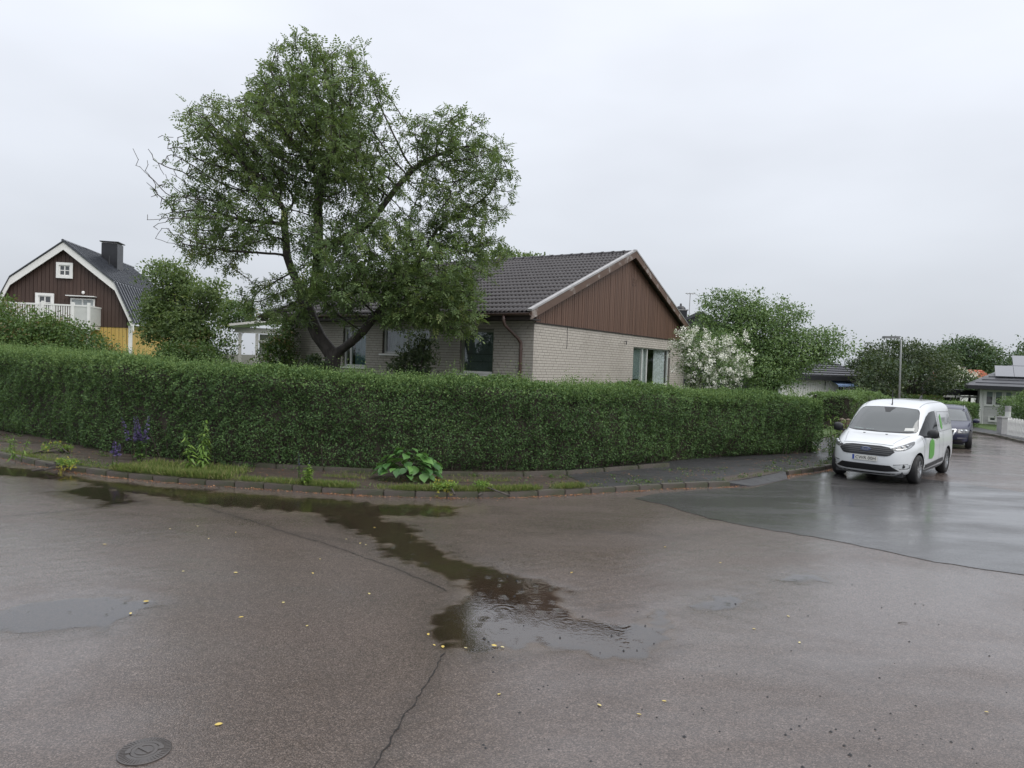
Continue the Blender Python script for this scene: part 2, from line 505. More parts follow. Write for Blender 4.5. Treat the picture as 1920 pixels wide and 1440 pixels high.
def street():
    def axis(a, b, f0, f1, fine):
        return np.concatenate([np.linspace(a, f0, 40)[:-1], np.arange(f0, f1, fine), np.linspace(f1, b, 50)])
    xs = axis(-70, 100, -11.0, 6.5, 0.055)
    ys = np.concatenate([np.linspace(-8, 3.6, 14)[:-1], np.arange(3.6, 15.2, 0.055), np.linspace(15.2, 22, 50)[:-1], np.linspace(22, 95, 50)])
    X, Y = np.meshgrid(xs, ys)
    x, y = X.ravel(), Y.ravel()
    z0 = -0.02 * np.clip(0.69 * x + 0.72 * y - 21.0, 0, 75)
    near = (x > -16) & (x < 12) & (y > 2) & (y < 19)
    h = np.full(x.shape, 0.0045)
    wet = np.zeros(x.shape); dark = np.zeros(x.shape); silt = np.zeros(x.shape)
    xn, yn = x[near], y[near]
    q = np.stack([xn, yn], 1)
    nz = vnoise(q, 0.55, 3) * 0.55 + vnoise(q, 1.7, 4) * 0.3 + vnoise(q, 5.0, 5) * 0.15
    sdm = np.full(xn.shape, 9.0)
    for p in PUD: sdm = np.minimum(sdm, poly_sd(xn, yn, p))
    sdm = sdm + nz * 0.12 + vnoise(q, 2.2, 11) * 0.045 + vnoise(q, 6.0, 12) * 0.012
    hn = 0.0045 + 0.0022 * nz + 0.0012 * vnoise(q, 3.5, 13) - 0.0095 * np.clip(0.5 - sdm / 0.42, 0, 1)
    w = np.clip(1 - sdm / 0.55, 0, 1)
    for p in SMOOTH: w = np.maximum(w, np.clip(0.5 - (poly_sd(xn, yn, p) + 0.5 * nz) / 0.9, 0, 1) * 0.9)
    dk = np.zeros(xn.shape)
    for c in CRACKS:
        dd = line_d(xn + 0.05 * nz, yn + 0.05 * vnoise(q, 2.5, 8), c)
        dk = np.maximum(dk, np.exp(-(dd / 0.06) ** 2) * 0.35 * np.clip(0.55 + nz, 0, 1) + np.exp(-(dd / 0.16) ** 2) * 0.10)
    dk = np.maximum(dk, 0.30 * np.clip(1 - np.abs(sdm) / 0.28, 0, 1))
    dg = poly_sd(xn, yn, PUD[1])
    sl_ = np.clip(0.7 - dg / 0.6, 0, 1) * np.clip(0.6 + nz, 0, 1)
    sl_ = np.maximum(sl_, np.clip(0.25 - poly_sd(xn, yn, PUD[0]) / 0.30, 0, 1))
    ps = poly_sd(xn, yn, PATCH_POLY)
    hn = np.where(ps < 0.05, np.minimum(hn, 0.003), hn)
    h[near] = hn; wet[near] = w; dark[near] = dk; silt[near] = sl_
    n, m_ = len(xs), len(ys)
    i = np.arange(n * m_).reshape(m_, n)
    F = np.stack([i[:-1, :-1], i[:-1, 1:], i[1:, 1:], i[1:, :-1]], -1).reshape(-1, 4)
    me = np_mesh('road', np.stack([x, y, z0 + h], 1), F, M_ROAD, True, {'wet': wet, 'dark': dark, 'silt': silt})
    tag(link('road', me), kind='structure')
    low = (h < 0.0006) & near & (0.69 * x + 0.72 * y < 20.9)
    Fw = F[low[F].any(1) & near[F].all(1)]
    used = np.unique(Fw)
    remap = np.full(len(x), -1); remap[used] = np.arange(len(used))
    al = np.clip((0.0006 - h[used]) / 0.0034, 0, 1)
    me = np_mesh('puddle', np.stack([x[used], y[used], np.where(h[used] > -0.0002, h[used] + 0.0004, 0.0)], 1), remap[Fw], M_WATER, True, {'depth': al})
    tag(link('puddle', me), kind='structure')
    pp = resample([Vector((*p, 0)) for p in PATCH_POLY + PATCH_POLY[:1]], 0.18)[:-1]
    nn = vnoise(np.array([(p.x, p.y) for p in pp]), 0.8, 77) * 0.02 + vnoise(np.array([(p.x, p.y) for p in pp]), 2.7, 78) * 0.025
    o = sheet('asphalt_patch', [(p.x + a, p.y + a) for p, a in zip(pp, nn)], M_PATCH, 0.0085, 0.8)
    tag(o, kind='structure')
street()
def cracks():
    t = NT('crack'); mat = t.done(t.bsdf((0.012, 0.010, 0.009), 0.8))
    r = random.Random(9)
    for c in CRACKS[:3]:
        pts = resample([Vector((*p, 0)) for p in c], 0.04)
        v, f = [], []
        off = 0.0
        for i, p in enumerate(pts):
            tt = (pts[min(i + 1, len(pts) - 1)] - pts[max(i - 1, 0)]).normalized()
            n = Vector((-tt.y, tt.x, 0))
            off = off * 0.85 + r.uniform(-0.014, 0.014)
            w = r.uniform(0.002, 0.008)
            for sg in (-1, 1):
                q = p + n * (off + sg * w)
                v.append((q.x, q.y, 0.0082))
        for i in range(len(pts) - 1): f.append((2 * i, 2 * i + 2, 2 * i + 3, 2 * i + 1))
        o = MB().add(v, f).build('crack', mat, bpy.data.objects['road'])
cracks()

# ------------------------------------------------------------------ kerb, pavement and garden ground
KERB = catmull([G(*p) for p in ((-150, 832), (0, 858), (80, 875), (200, 893), (340, 907), (480, 916), (640, 927), (800, 933), (960, 933), (1120, 925), (1250, 917), (1370, 912))], 10)
KERB2 = catmull([G(*p) for p in ((1478, 892), (1560, 879), (1615, 868))] + [Vector((11.6, 22.4, 0)), Vector((16, 29.4, 0)), Vector((20.4, 40, 0))], 8)
HBASE = [G(*p) for p in ((-150, 785), (0, 812), (100, 835), (200, 855), (300, 868), (480, 886), (700, 893), (900, 893), (1080, 890), (1200, 880), (1350, 866), (1540, 856))]
def stone_mesh(name, L, w, h, bev=0.012):
    bm = bmesh.new()
    bmesh.ops.create_cube(bm, size=1)
    bmesh.ops.scale(bm, vec=(L, w, h), verts=bm.verts)
    bmesh.ops.bevel(bm, geom=bm.edges[:], offset=bev, segments=2, affect='EDGES')
    me = bpy.data.meshes.new(name)
    bm.to_mesh(me); bm.free()
    return me
def kerb_run(path, step, root, mname, w=0.14, h=0.24, top=0.100, gap=0.012, mat=None, side=0.07):
    pts = resample(path, step)
    L = (pts[1] - pts[0]).length
    vars_ = []
    for k in range(3):
        me = stone_mesh(mname, L * 1.0 - gap, w, h, random.uniform(0.008, 0.02))
        me.materials.append(mat or M_KERB)
        vars_.append(me)
    for a, b in zip(pts[:-1], pts[1:]):
        c = (a + b) / 2
        d = (b - a)
        n = Vector((-d.y, d.x, 0)).normalized()
        o = link(mname, random.choice(vars_), root)
        o.location = (c.x + n.x * side, c.y + n.y * side, gz(c.x, c.y) + top - h / 2 + random.uniform(-0.006, 0.006))
        o.rotation_euler = (random.uniform(-0.02, 0.02), random.uniform(-0.008, 0.008), math.atan2(d.y, d.x) + random.uniform(-0.01, 0.01))
        o.scale = (d.length / L, 1, 1)
kr = empty('kerb'); tag(kr, kind='structure')
kerb_run(KERB, 0.56, kr, 'kerb_stone')
kerb_run(KERB2, 0.62, kr, 'kerb_stone')
def nearest_side(path, p):
    return min(path, key=lambda q: (q - p).length)
def strip(name, outer, inner, mat, z, skirt=None, rows=4):
    """ribbon between two lines with the same number of points"""
    v, f = [], []
    n = len(outer)
    for i in range(n):
        for k in range(rows + 1):
            p = outer[i].lerp(inner[i], k / rows)
            v.append((p.x, p.y, gz(p.x, p.y) + z))
    for i in range(n - 1):
        for k in range(rows):
            a = i * (rows + 1) + k
            f.append((a, a + rows + 1, a + rows + 2, a + 1))
    me = bpy.data.meshes.new(name); me.from_pydata(v, [], f); me.update()
    if me.polygons[0].normal.z < 0: me.flip_normals()
    return link(name, me, None, mat)
hb_c = catmull(HBASE, 10)
def offset(path, d):
    out = []
    for i, p in enumerate(path):
        t = path[min(i + 1, len(path) - 1)] - path[max(i - 1, 0)]
        n = Vector((-t.y, t.x, 0)).normalized()
        out.append(p + n * d)
    return out
k_line = offset(catmull([G(*p) for p in ((-150, 832), (0, 858), (80, 875), (200, 893), (340, 907), (480, 916), (640, 927), (800, 933), (960, 933), (1120, 925), (1250, 917), (1370, 912), (1478, 892), (1560, 879))] + [Vector((11.6, 22.4, 0)), Vector((16, 29.4, 0)), Vector((20.4, 40, 0))], 10), 0.10)
h_line = catmull([q + Vector((0, 0.5, 0)) for q in HBASE] + [Vector((10.4, 24.0, 0)), Vector((14.6, 30.6, 0)), Vector((19.0, 41.2, 0))], 10)
N_ = 240
k_s = resample(k_line, 0.1); h_s = resample(h_line, 0.1)
pick = lambda L, i: L[int(round(i * (len(L) - 1) / (N_ - 1)))]
o_l = [pick(k_s, i) for i in range(N_)]
i_l = [nearest_side(h_s, p) for p in o_l]
tag(strip('pavement', o_l, i_l, M_PAVE_OLD, 0.088), kind='structure')
# the newer black stretch starts in front of the broad gap and ramps down between the two kerb ends
j0 = min(range(N_), key=lambda i: (o_l[i] - G(1112, 921)).length)
def ramp_strip():
    v, f = [], []
    gA, gB = G(1378, 912), G(1472, 893)
    sub = range(j0, N_)
    for i in sub:
        p, q = o_l[i], i_l[i]
        tq = (q - p).normalized()
        u = (p - gA).dot((gB - gA)) / (gB - gA).length_squared
        rf = max(0.0, min(1.0, min(u + 0.12, 1.12 - u) / 0.3)); rf = rf * rf * (3 - 2 * rf)
        edge = p - tq * 0.34 * rf
        row = [edge - tq * 0.004, edge, p, p.lerp(q, 0.3), p.lerp(q, 0.6), p.lerp(q, 0.92)]
        zz = [-0.01, 0.092 - 0.080 * rf, 0.092 - 0.012 * rf, 0.096, 0.097, 0.096]
        for w_, z_ in zip(row, zz): v.append((w_.x, w_.y, gz(w_.x, w_.y) + z_))
    n = len(list(sub))
    for i in range(n - 1):
        for k in range(5):
            a = i * 6 + k
            f.append((a, a + 6, a + 7, a + 1))
    me = bpy.data.meshes.new('black_pavement'); me.from_pydata(v, [], f); me.update()
    if sum(q.normal.z for q in me.polygons) < 0: me.flip_normals()
    tag(link('black_pavement', me, None, M_PAVE_NEW), kind='structure')
ramp_strip()
# low stone edging at the foot of the hedge
er = empty('hedge_edging'); tag(er, kind='structure')
ED = catmull([G(*p, 0.1) for p in ((430, 872), (480, 876), (650, 886), (800, 892), (1000, 893), (1120, 886), (1260, 875))], 10)
kerb_run(ED, 1.0, er, 'edging_stone', w=0.09, h=0.2, top=0.175, gap=0.02, side=0.1)
lawn_poly = [xy(p) for p in h_line[::3]] + [(34, 66), (60, 120), (-75, 120), (-75, 55), (-40, 36)]
tag(sheet('garden_lawn', lawn_poly, M_LAWN, 0.115, 4.0), kind='structure')
# far side of the side street
RK = [G(*p) for p in ((2250, 905), (2000, 848), (1920, 832), (1870, 820), (1825, 812), (1790, 806))]
rkd = (RK[-1] - RK[-2]).normalized()
RK = catmull(RK + [RK[-1] + rkd * 6, RK[-1] + rkd * 14 + Vector((-3, 3, 0)), RK[-1] + rkd * 24 + Vector((-9, 6, 0))], 6)
rk = empty('far_kerb'); tag(rk, kind='structure')
kerb_run(RK, 1.0, rk, 'kerb_stone', w=0.12, h=0.24, top=0.11, side=-0.06)
rk_i = offset(RK, -0.1); rk_o = offset(RK, -1.9)
tag(strip('far_pavement', rk_i, rk_o, M_PAVE_NEW, 0.1), kind='structure')
tag(sheet('far_lawn', [xy(p) for p in offset(RK, -1.85)] + [(60, 95), (95, 60), (60, 12)], M_LAWN, 0.106, 3.0), kind='structure')
# ------------------------------------------------------------------ foliage
def unit(a):
    return a / np.maximum(np.linalg.norm(a, axis=-1, keepdims=True), 1e-9)
LEAF_V = np.array([(0, 0, 0), (0.45, 0.30, 0.07), (1.0, 0, -0.05), (0.45, -0.30, 0.07)])
LEAF_F = np.array([(0, 3, 2, 1)])
def compound(pairs=4, w=0.30):
    """feathered leaf: pairs of leaflets along a drooping stalk"""
    v, f = [], []
    def add(p, d, l):
        d = np.array(d, dtype=float); d /= np.linalg.norm(d)
        s_ = np.cross((0, 0, 1.0), d); s_ /= np.linalg.norm(s_)
        b = len(v)
        v.extend([p, p + d * l * .5 + s_ * l * .21, p + d * l, p + d * l * .5 - s_ * l * .21])
        f.append((b, b + 3, b + 2, b + 1))
    for i in range(pairs):
        t = 0.18 + 0.72 * i / pairs
        p = np.array((t, 0, -0.28 * t * t))
        for sg in (-1, 1): add(p, (0.55, sg * 0.9, -0.25), w * (1.1 - 0.3 * t))
    add(np.array((0.88, 0, -0.24)), (1, 0, -0.5), w)
    return np.array(v), np.array(f)
CL_V, CL_F = compound(3, 0.44)
def leaves_mesh(name, pos, d, n, size, mat, tv=LEAF_V, tf=LEAF_F, rnd=None):
    N = len(pos)
    x = unit(d)
    z = unit(n - x * np.sum(n * x, 1, keepdims=True))
    y = np.cross(z, x)
    size = np.broadcast_to(np.asarray(size, dtype=float), (N,))[:, None, None]
    V = pos[:, None, :] + size * (tv[None, :, 0:1] * x[:, None, :] + tv[None, :, 1:2] * y[:, None, :] + tv[None, :, 2:3] * z[:, None, :])
    k = len(tv)
    F = (tf[None, :, :] + (np.arange(N) * k)[:, None, None]).reshape(-1, 4)
    if rnd is None: rnd = rng.random(N)
    return np_mesh(name, V.reshape(-1, 3), F, mat, False, {'rnd': np.repeat(rnd, k)})
def G_(c): return tuple(c)
HEDGE_G = [(0.0, (0.051, 0.096, 0.040)), (0.45, (0.091, 0.163, 0.061)), (0.8, (0.152, 0.243, 0.086)), (1.0, (0.24, 0.335, 0.12))]
M_HEDGE = leafmat('hedge_leaf', HEDGE_G, 0.5, 0.3, 0.22)
M_ASH = leafmat('ash_leaf', [(0.0, (0.068, 0.108, 0.046)), (0.5, (0.122, 0.186, 0.070)), (0.9, (0.185, 0.25, 0.094)), (1.0, (0.24, 0.28, 0.10))], 0.5, 0.42)
M_LIGHT = leafmat('light_leaf', [(0.0, (0.062, 0.115, 0.044)), (0.5, (0.120, 0.198, 0.074)), (1.0, (0.21, 0.31, 0.115))], 0.45, 0.32)
M_SHRUB = leafmat('shrub_leaf', [(0.0, (0.035, 0.072, 0.020)), (0.5, (0.068, 0.130, 0.034)), (0.92, (0.12, 0.19, 0.05)), (1.0, (0.20, 0.15, 0.07))], 0.45, 0.3)
M_DARKLEAF = leafmat('dark_leaf', [(0.0, (0.026, 0.046, 0.023)), (0.6, (0.050, 0.080, 0.036)), (1.0, (0.090, 0.115, 0.05))], 0.5, 0.2)
M_DISTANT = leafmat('distant_leaf', [(0.0, (0.034, 0.070, 0.036)), (0.5, (0.062, 0.112, 0.052)), (1.0, (0.11, 0.17, 0.07))], 0.5, 0.25)
M_YGREEN = leafmat('bright_leaf', [(0.0, (0.09, 0.17, 0.03)), (0.6, (0.15, 0.26, 0.05)), (1.0, (0.25, 0.36, 0.08))], 0.45, 0.35)
M_PETAL = leafmat('white_petal', [(0.0, (0.74, 0.74, 0.64)), (1.0, (0.90, 0.90, 0.85))], 0.6, 0.15, 0.2)
M_VIOLET = leafmat('violet_petal', [(0.0, (0.07, 0.05, 0.14)), (0.6, (0.12, 0.09, 0.22)), (1.0, (0.18, 0.15, 0.30))], 0.6, 0.25, 0.2)
M_YPETAL = leafmat('yellow_petal', [(0.0, (0.45, 0.42, 0.05)), (1.0, (0.65, 0.6, 0.12))], 0.6, 0.25, 0.2)
M_GRASS = leafmat('grass_blade', [(0.0, (0.085, 0.125, 0.032)), (0.5, (0.14, 0.20, 0.05)), (0.8, (0.22, 0.25, 0.08)), (1.0, (0.30, 0.26, 0.13))], 0.55, 0.3)
M_LITTER = leafmat('litter', [(0.0, (0.10, 0.045, 0.02)), (0.6, (0.26, 0.105, 0.045)), (1.0, (0.46, 0.25, 0.13))], 0.6, 0.1)
M_BARK = barkmat('bark', (0.018, 0.015, 0.013), (0.075, 0.064, 0.055))
M_TWIG = barkmat('twig', (0.03, 0.024, 0.018), (0.075, 0.06, 0.045), 20)

def hedge(name, label, path, height, depth, n, size, mat=M_HEDGE, rough=0.08, shoots=500, group=None, loc0=None, cat='hedge', z0=0.1, seed=1, tuck=0.16, stems_at_foot=0):
    """clipped hedge: leafy skin, shoots above the clipped top and a solid core added to block light"""
    r = np.random.default_rng(seed)
    P = np.array([(p[0], p[1]) for p in path], dtype=float)
    seg = np.linalg.norm(np.diff(P, axis=0), axis=1)
    S = np.concatenate([[0], np.cumsum(seg)])
    L = S[-1]
    H = np.asarray(height, dtype=float)
    def at(s):
        x = np.interp(s, S, P[:, 0]); y = np.interp(s, S, P[:, 1])
        x2 = np.interp(np.clip(s + 0.3, 0, L), S, P[:, 0]) - np.interp(np.clip(s - 0.3, 0, L), S, P[:, 0])
        y2 = np.interp(np.clip(s + 0.3, 0, L), S, P[:, 1]) - np.interp(np.clip(s - 0.3, 0, L), S, P[:, 1])
        t = unit(np.stack([x2, y2], 1))
        base = np.array([gz(a, b) for a, b in zip(x, y)]) + z0 - 0.1
        return np.stack([x, y], 1), t, np.stack([t[:, 1], -t[:, 0]], 1), np.interp(s, S, H), base
    hm = float(H.mean())
    zones = np.array([hm * L, depth * L * 1.25, hm * L * 0.3, hm * depth * 2])
    zone = r.choice(4, n, p=zones / zones.sum())
    s = r.random(n) * L
    end = zone == 3
    side = np.where(r.random(n) < 0.5, 0.0, L)
    s = np.where(end, side, s)
    c, t, nf, h, base = at(s)
    u = r.random(n)
    z = np.where(zone == 1, h, u ** 0.85 * h)
    dp = np.where(zone == 0, 0.0, np.where(zone == 2, depth, r.random(n) * depth))
    # rounded shoulders and tucked foot
    zz = z / h
    shoulder = 0.20 * np.clip((zz - 0.86) / 0.14, 0, 1) ** 2
    foot = tuck * np.clip(1 - z / 0.45, 0, 1) ** 1.5
    dp = np.where(zone == 0, shoulder + foot, np.where(zone == 2, depth - shoulder, dp))
    edge = np.minimum(dp, depth - dp)
    z = np.where(zone == 1, h - 0.14 * np.exp(-edge / 0.12), z)
    p3 = np.stack([s, z, dp], 1)
    bump_ = vnoise(p3, 0.35, seed) * rough + vnoise(p3, 1.3, seed + 1) * rough * 0.6 + vnoise(p3, 3.2, seed + 2) * rough * 0.35
    hole = np.clip(vnoise(p3, 1.1, seed + 7) + 0.6 * vnoise(p3, 2.9, seed + 8) - 0.25, 0, 1)
    inset = np.abs(r.normal(0, 0.06, n)) + hole * r.uniform(0, 0.22, n) - bump_
    out = np.zeros((n, 3))
    out[:, :2] = np.where((zone == 2)[:, None], -nf, nf)
    out[zone == 1] = (0, 0, 1)
    out[end, :2] = np.where((side[end] > 0)[:, None], t[end], -t[end])
    pos = np.zeros((n, 3))
    pos[:, :2] = c - nf * dp[:, None]
    pos[:, 2] = base + z
    pos -= out * inset[:, None]
    pos[:, 2] = np.maximum(pos[:, 2], base + 0.03)
    nrm = unit(out * 0.9 + (0, 0, 0.55) + r.normal(0, 0.55, (n, 3)))
    d = r.normal(0, 1, (n, 3)) + out * 0.5 + (0, 0, 0.35)
    sz = size * r.uniform(0.65, 1.3, n)
    rn = np.clip(r.random(n) * 0.75 + 0.25 * np.clip((z / h - 0.75) * 4, 0, 1) + vnoise(p3, 0.25, seed + 5) * 0.10, 0, 1)  # leaf colour lightened near the top, painting in the sunlit upper strip
    # young shoots standing out of the top
    m_ = shoots
    if m_:
        s2 = r.random(m_) * L
        c2, t2, nf2, h2, b2 = at(s2)
        dp2 = r.random(m_) * depth
        ln = r.uniform(0.04, 0.22, m_) * (1 + (r.random(m_) < 0.10) * 1.0) * np.clip(0.75 + 0.8 * vnoise(np.stack([s2, s2 * 0], 1), 0.5, seed + 9), 0.3, 1.6)
        k = 7
        a = np.linspace(0, 1, k)
        lean = r.normal(0, 0.15, (m_, 2))
        sp = np.zeros((m_, k, 3))
        sp[:, :, :2] = (c2 - nf2 * dp2[:, None])[:, None, :] + lean[:, None, :] * (a[None, :, None] * ln[:, None, None])
        sp[:, :, 2] = (b2 + h2 - 0.06 - 0.12 * np.exp(-np.minimum(dp2, depth - dp2) / 0.12))[:, None] + a[None, :] * (ln[:, None] + 0.05)
        sp = sp.reshape(-1, 3)
        d2 = r.normal(0, 1, (len(sp), 3)); d2[:, 2] = np.abs(d2[:, 2]) + 0.3
        pos = np.concatenate([pos, sp]); d = np.concatenate([d, d2])
        nrm = np.concatenate([nrm, unit(r.normal(0, 1, (len(sp), 3)) + (0, 0, 0.8))])
        sz = np.concatenate([sz, size * r.uniform(0.45, 0.95, len(sp))])
        rn = np.concatenate([rn, r.uniform(0.55, 1.0, len(sp))])
    org = np.array([P[0, 0], P[0, 1], gz(*P[0])])
    root = empty(name, org)
    tag(root, label, cat, group)
    o = link('foliage', leaves_mesh('foliage', pos - org, d, nrm, sz, mat, rnd=rn), root)
    tag(o, kind='stuff')
    # solid core added inside to keep light from passing through the leaves
    ss = np.linspace(0.08, L - 0.08, max(4, int(L / 0.4)))
    c, t, nf, h, base = at(ss)
    prof = [(0.30, 0.02), (0.20, 0.5), (0.20, 0.86), (0.36, 0.93), (0.66 * depth, 0.93), (depth - 0.2, 0.84), (depth - 0.22, 0.02)]
    v, f = [], []
    for i in range(len(ss)):
        for dd, q in prof:
            p = c[i] - nf[i] * min(dd, depth - 0.06)
            v.append((p[0] - org[0], p[1] - org[1], base[i] + q * h[i] - org[2]))
    K = len(prof)
    for i in range(len(ss) - 1):
        for k in range(K - 1):
            f.append((i * K + k, (i + 1) * K + k, (i + 1) * K + k + 1, i * K + k + 1))
    f.append(tuple(range(K))); f.append(tuple((len(ss) - 1) * K + k for k in range(K))[::-1])
    me = bpy.data.meshes.new('light_block_core'); me.from_pydata(v, [], f); me.update()
    link('light_block_core', me, root, M_TWIG)
    if stems_at_foot:
        mb = MB()
        for q in r.random(stems_at_foot) * L:
            c_, t_, nf_, h_, b_ = at(np.array([q]))
            dd = r.uniform(0.10, 0.5); lean = r.normal(0, 0.12, 2)
            p0 = c_[0] - nf_[0] * dd
            p1 = p0 + t_[0] * lean[0] + nf_[0] * (dd - 0.05) * r.random() * 0.8
            mb.tube([(p0[0] - org[0], p0[1] - org[1], b_[0] - org[2] + 0.02), (p1[0] - org[0], p1[1] - org[1], b_[0] - org[2] + r.uniform(0.4, 0.9))], [0.012, 0.006], 5)
        tag(mb.build('stems', M_TWIG, root), kind='stuff')
    return root
hpx = [(-150, 640), (0, 655), (100, 661), (200, 669), (300, 678), (480, 690), (700, 702), (900, 712), (1080, 720), (1200, 725), (1350, 733), (1540, 747)]
hh = []
for p, q in zip(HBASE, hpx): hh.append(AT(q[0], q[1], p.y + 0.45).z - 0.03)
hpath = catmull(HBASE, 6)
hh_i = np.interp(np.linspace(0, 1, len(hpath)), np.linspace(0, 1, len(hh)), hh)
hedge('hedge', 'long dense green privet hedge curving round the street corner', hpath, hh_i, 1.05, 240000, 0.052, shoots=7000, rough=0.13, tuck=0.26, stems_at_foot=260)

# ------------------------------------------------------------------ trees grown towards points in their crown
def blob_points(blobs, n, r, shell=0.0):
    w = np.array([b[3] * b[4] * b[5] * (b[6] if len(b) > 6 else 1.0) for b in blobs])
    k = r.choice(len(blobs), n, p=w / w.sum())
    B = np.array([b[:6] for b in blobs])[k]
    u = unit(r.normal(size=(n, 3)))
    rad = (shell + (1 - shell) * r.random(n)) ** (1 / 3)
    return B[:, :3] + u * B[:, 3:6] * (rad * (1.02 + 0.26 * vnoise(u * 1.6 + k[:, None] * 3.1, 0.55, 93)))[:, None]
def grow(seeds, attr, step=0.22, infl=1.6, kill=0.36, iters=90, r=rng):
    """space colonisation; seeds is a list of (points, parent) chains"""
    pos, par = [], []
    for chain, pa in seeds:
        prev = pa
        for p in chain:
            pos.append(np.array(p, dtype=float)); par.append(prev)
            prev = len(pos) - 1
    A = np.array(attr)
    alive = np.ones(len(A), dtype=bool)
    P = np.array(pos)
    near = np.full(len(A), 1e9); nid = np.zeros(len(A), dtype=int)
    start = 0
    for it in range(iters):
        new = P[start:]
        if len(new):
            for c in range(0, len(new), 400):
                D = np.linalg.norm(A[:, None, :] - new[None, c:c + 400, :], axis=2)
                j = D.argmin(1); dm = D[np.arange(len(A)), j]
                b = dm < near
                near[b] = dm[b]; nid[b] = start + c + j[b]
        start = len(P)
        alive &= near > kill
        act = alive & (near < infl)
        if not act.any(): break
        ids = np.unique(nid[act])
        dirs = unit(A[act] - P[nid[act]])
        acc = np.zeros((len(P), 3)); np.add.at(acc, nid[act], dirs)
        nd = unit(acc[ids] + r.normal(0, 0.25, (len(ids), 3)))
        add = P[ids] + nd * step
        P = np.concatenate([P, add]); par += list(ids)
    return P, np.array(par)
def branch_mesh(P, par, tip=0.006, power=2.3, rmax=None, root_flare=1.0, sides=6, fixed=None):
    n = len(P)
    acc = np.zeros(n)
    ch = np.zeros(n, dtype=int)
    for i in range(n):
        if par[i] >= 0: ch[par[i]] += 1
    for i in range(n - 1, -1, -1):
        if ch[i] == 0: acc[i] = tip ** power
        if par[i] >= 0: acc[par[i]] += acc[i]
    R = acc ** (1 / power)
    if rmax: R = np.minimum(R * min(1.0, rmax / R.max()) if rmax < R.max() else R, rmax)
    i = np.arange(n); ok = par >= 0
    a, b = P[par[ok]], P[ok]
    ra, rb = R[par[ok]], R[ok]
    ra = np.minimum(ra, rb * 1.6 + 0.004)
    d = unit(b - a)
    ref = np.where(np.abs(d[:, 2:3]) > 0.9, np.array([[1.0, 0, 0]]), np.array([[0, 0, 1.0]]))
    u = unit(np.cross(d, ref)); w = np.cross(d, u)
    ang = np.arange(sides) * 2 * math.pi / sides
    ring = np.cos(ang)[None, :, None] * u[:, None, :] + np.sin(ang)[None, :, None] * w[:, None, :]
    e_ = (b - a) * 0.12
    V = np.concatenate([(a - e_ * 0.3)[:, None, :] + ring * ra[:, None, None], (b + e_)[:, None, :] + ring * rb[:, None, None]], 1)
    k = np.arange(sides); k2 = (k + 1) % sides
    q = np.stack([k, k2, k2 + sides, k + sides], 1)
    F = (q[None] + (np.arange(len(a)) * 2 * sides)[:, None, None]).reshape(-1, 4)
    return V.reshape(-1, 3), F, R, ch
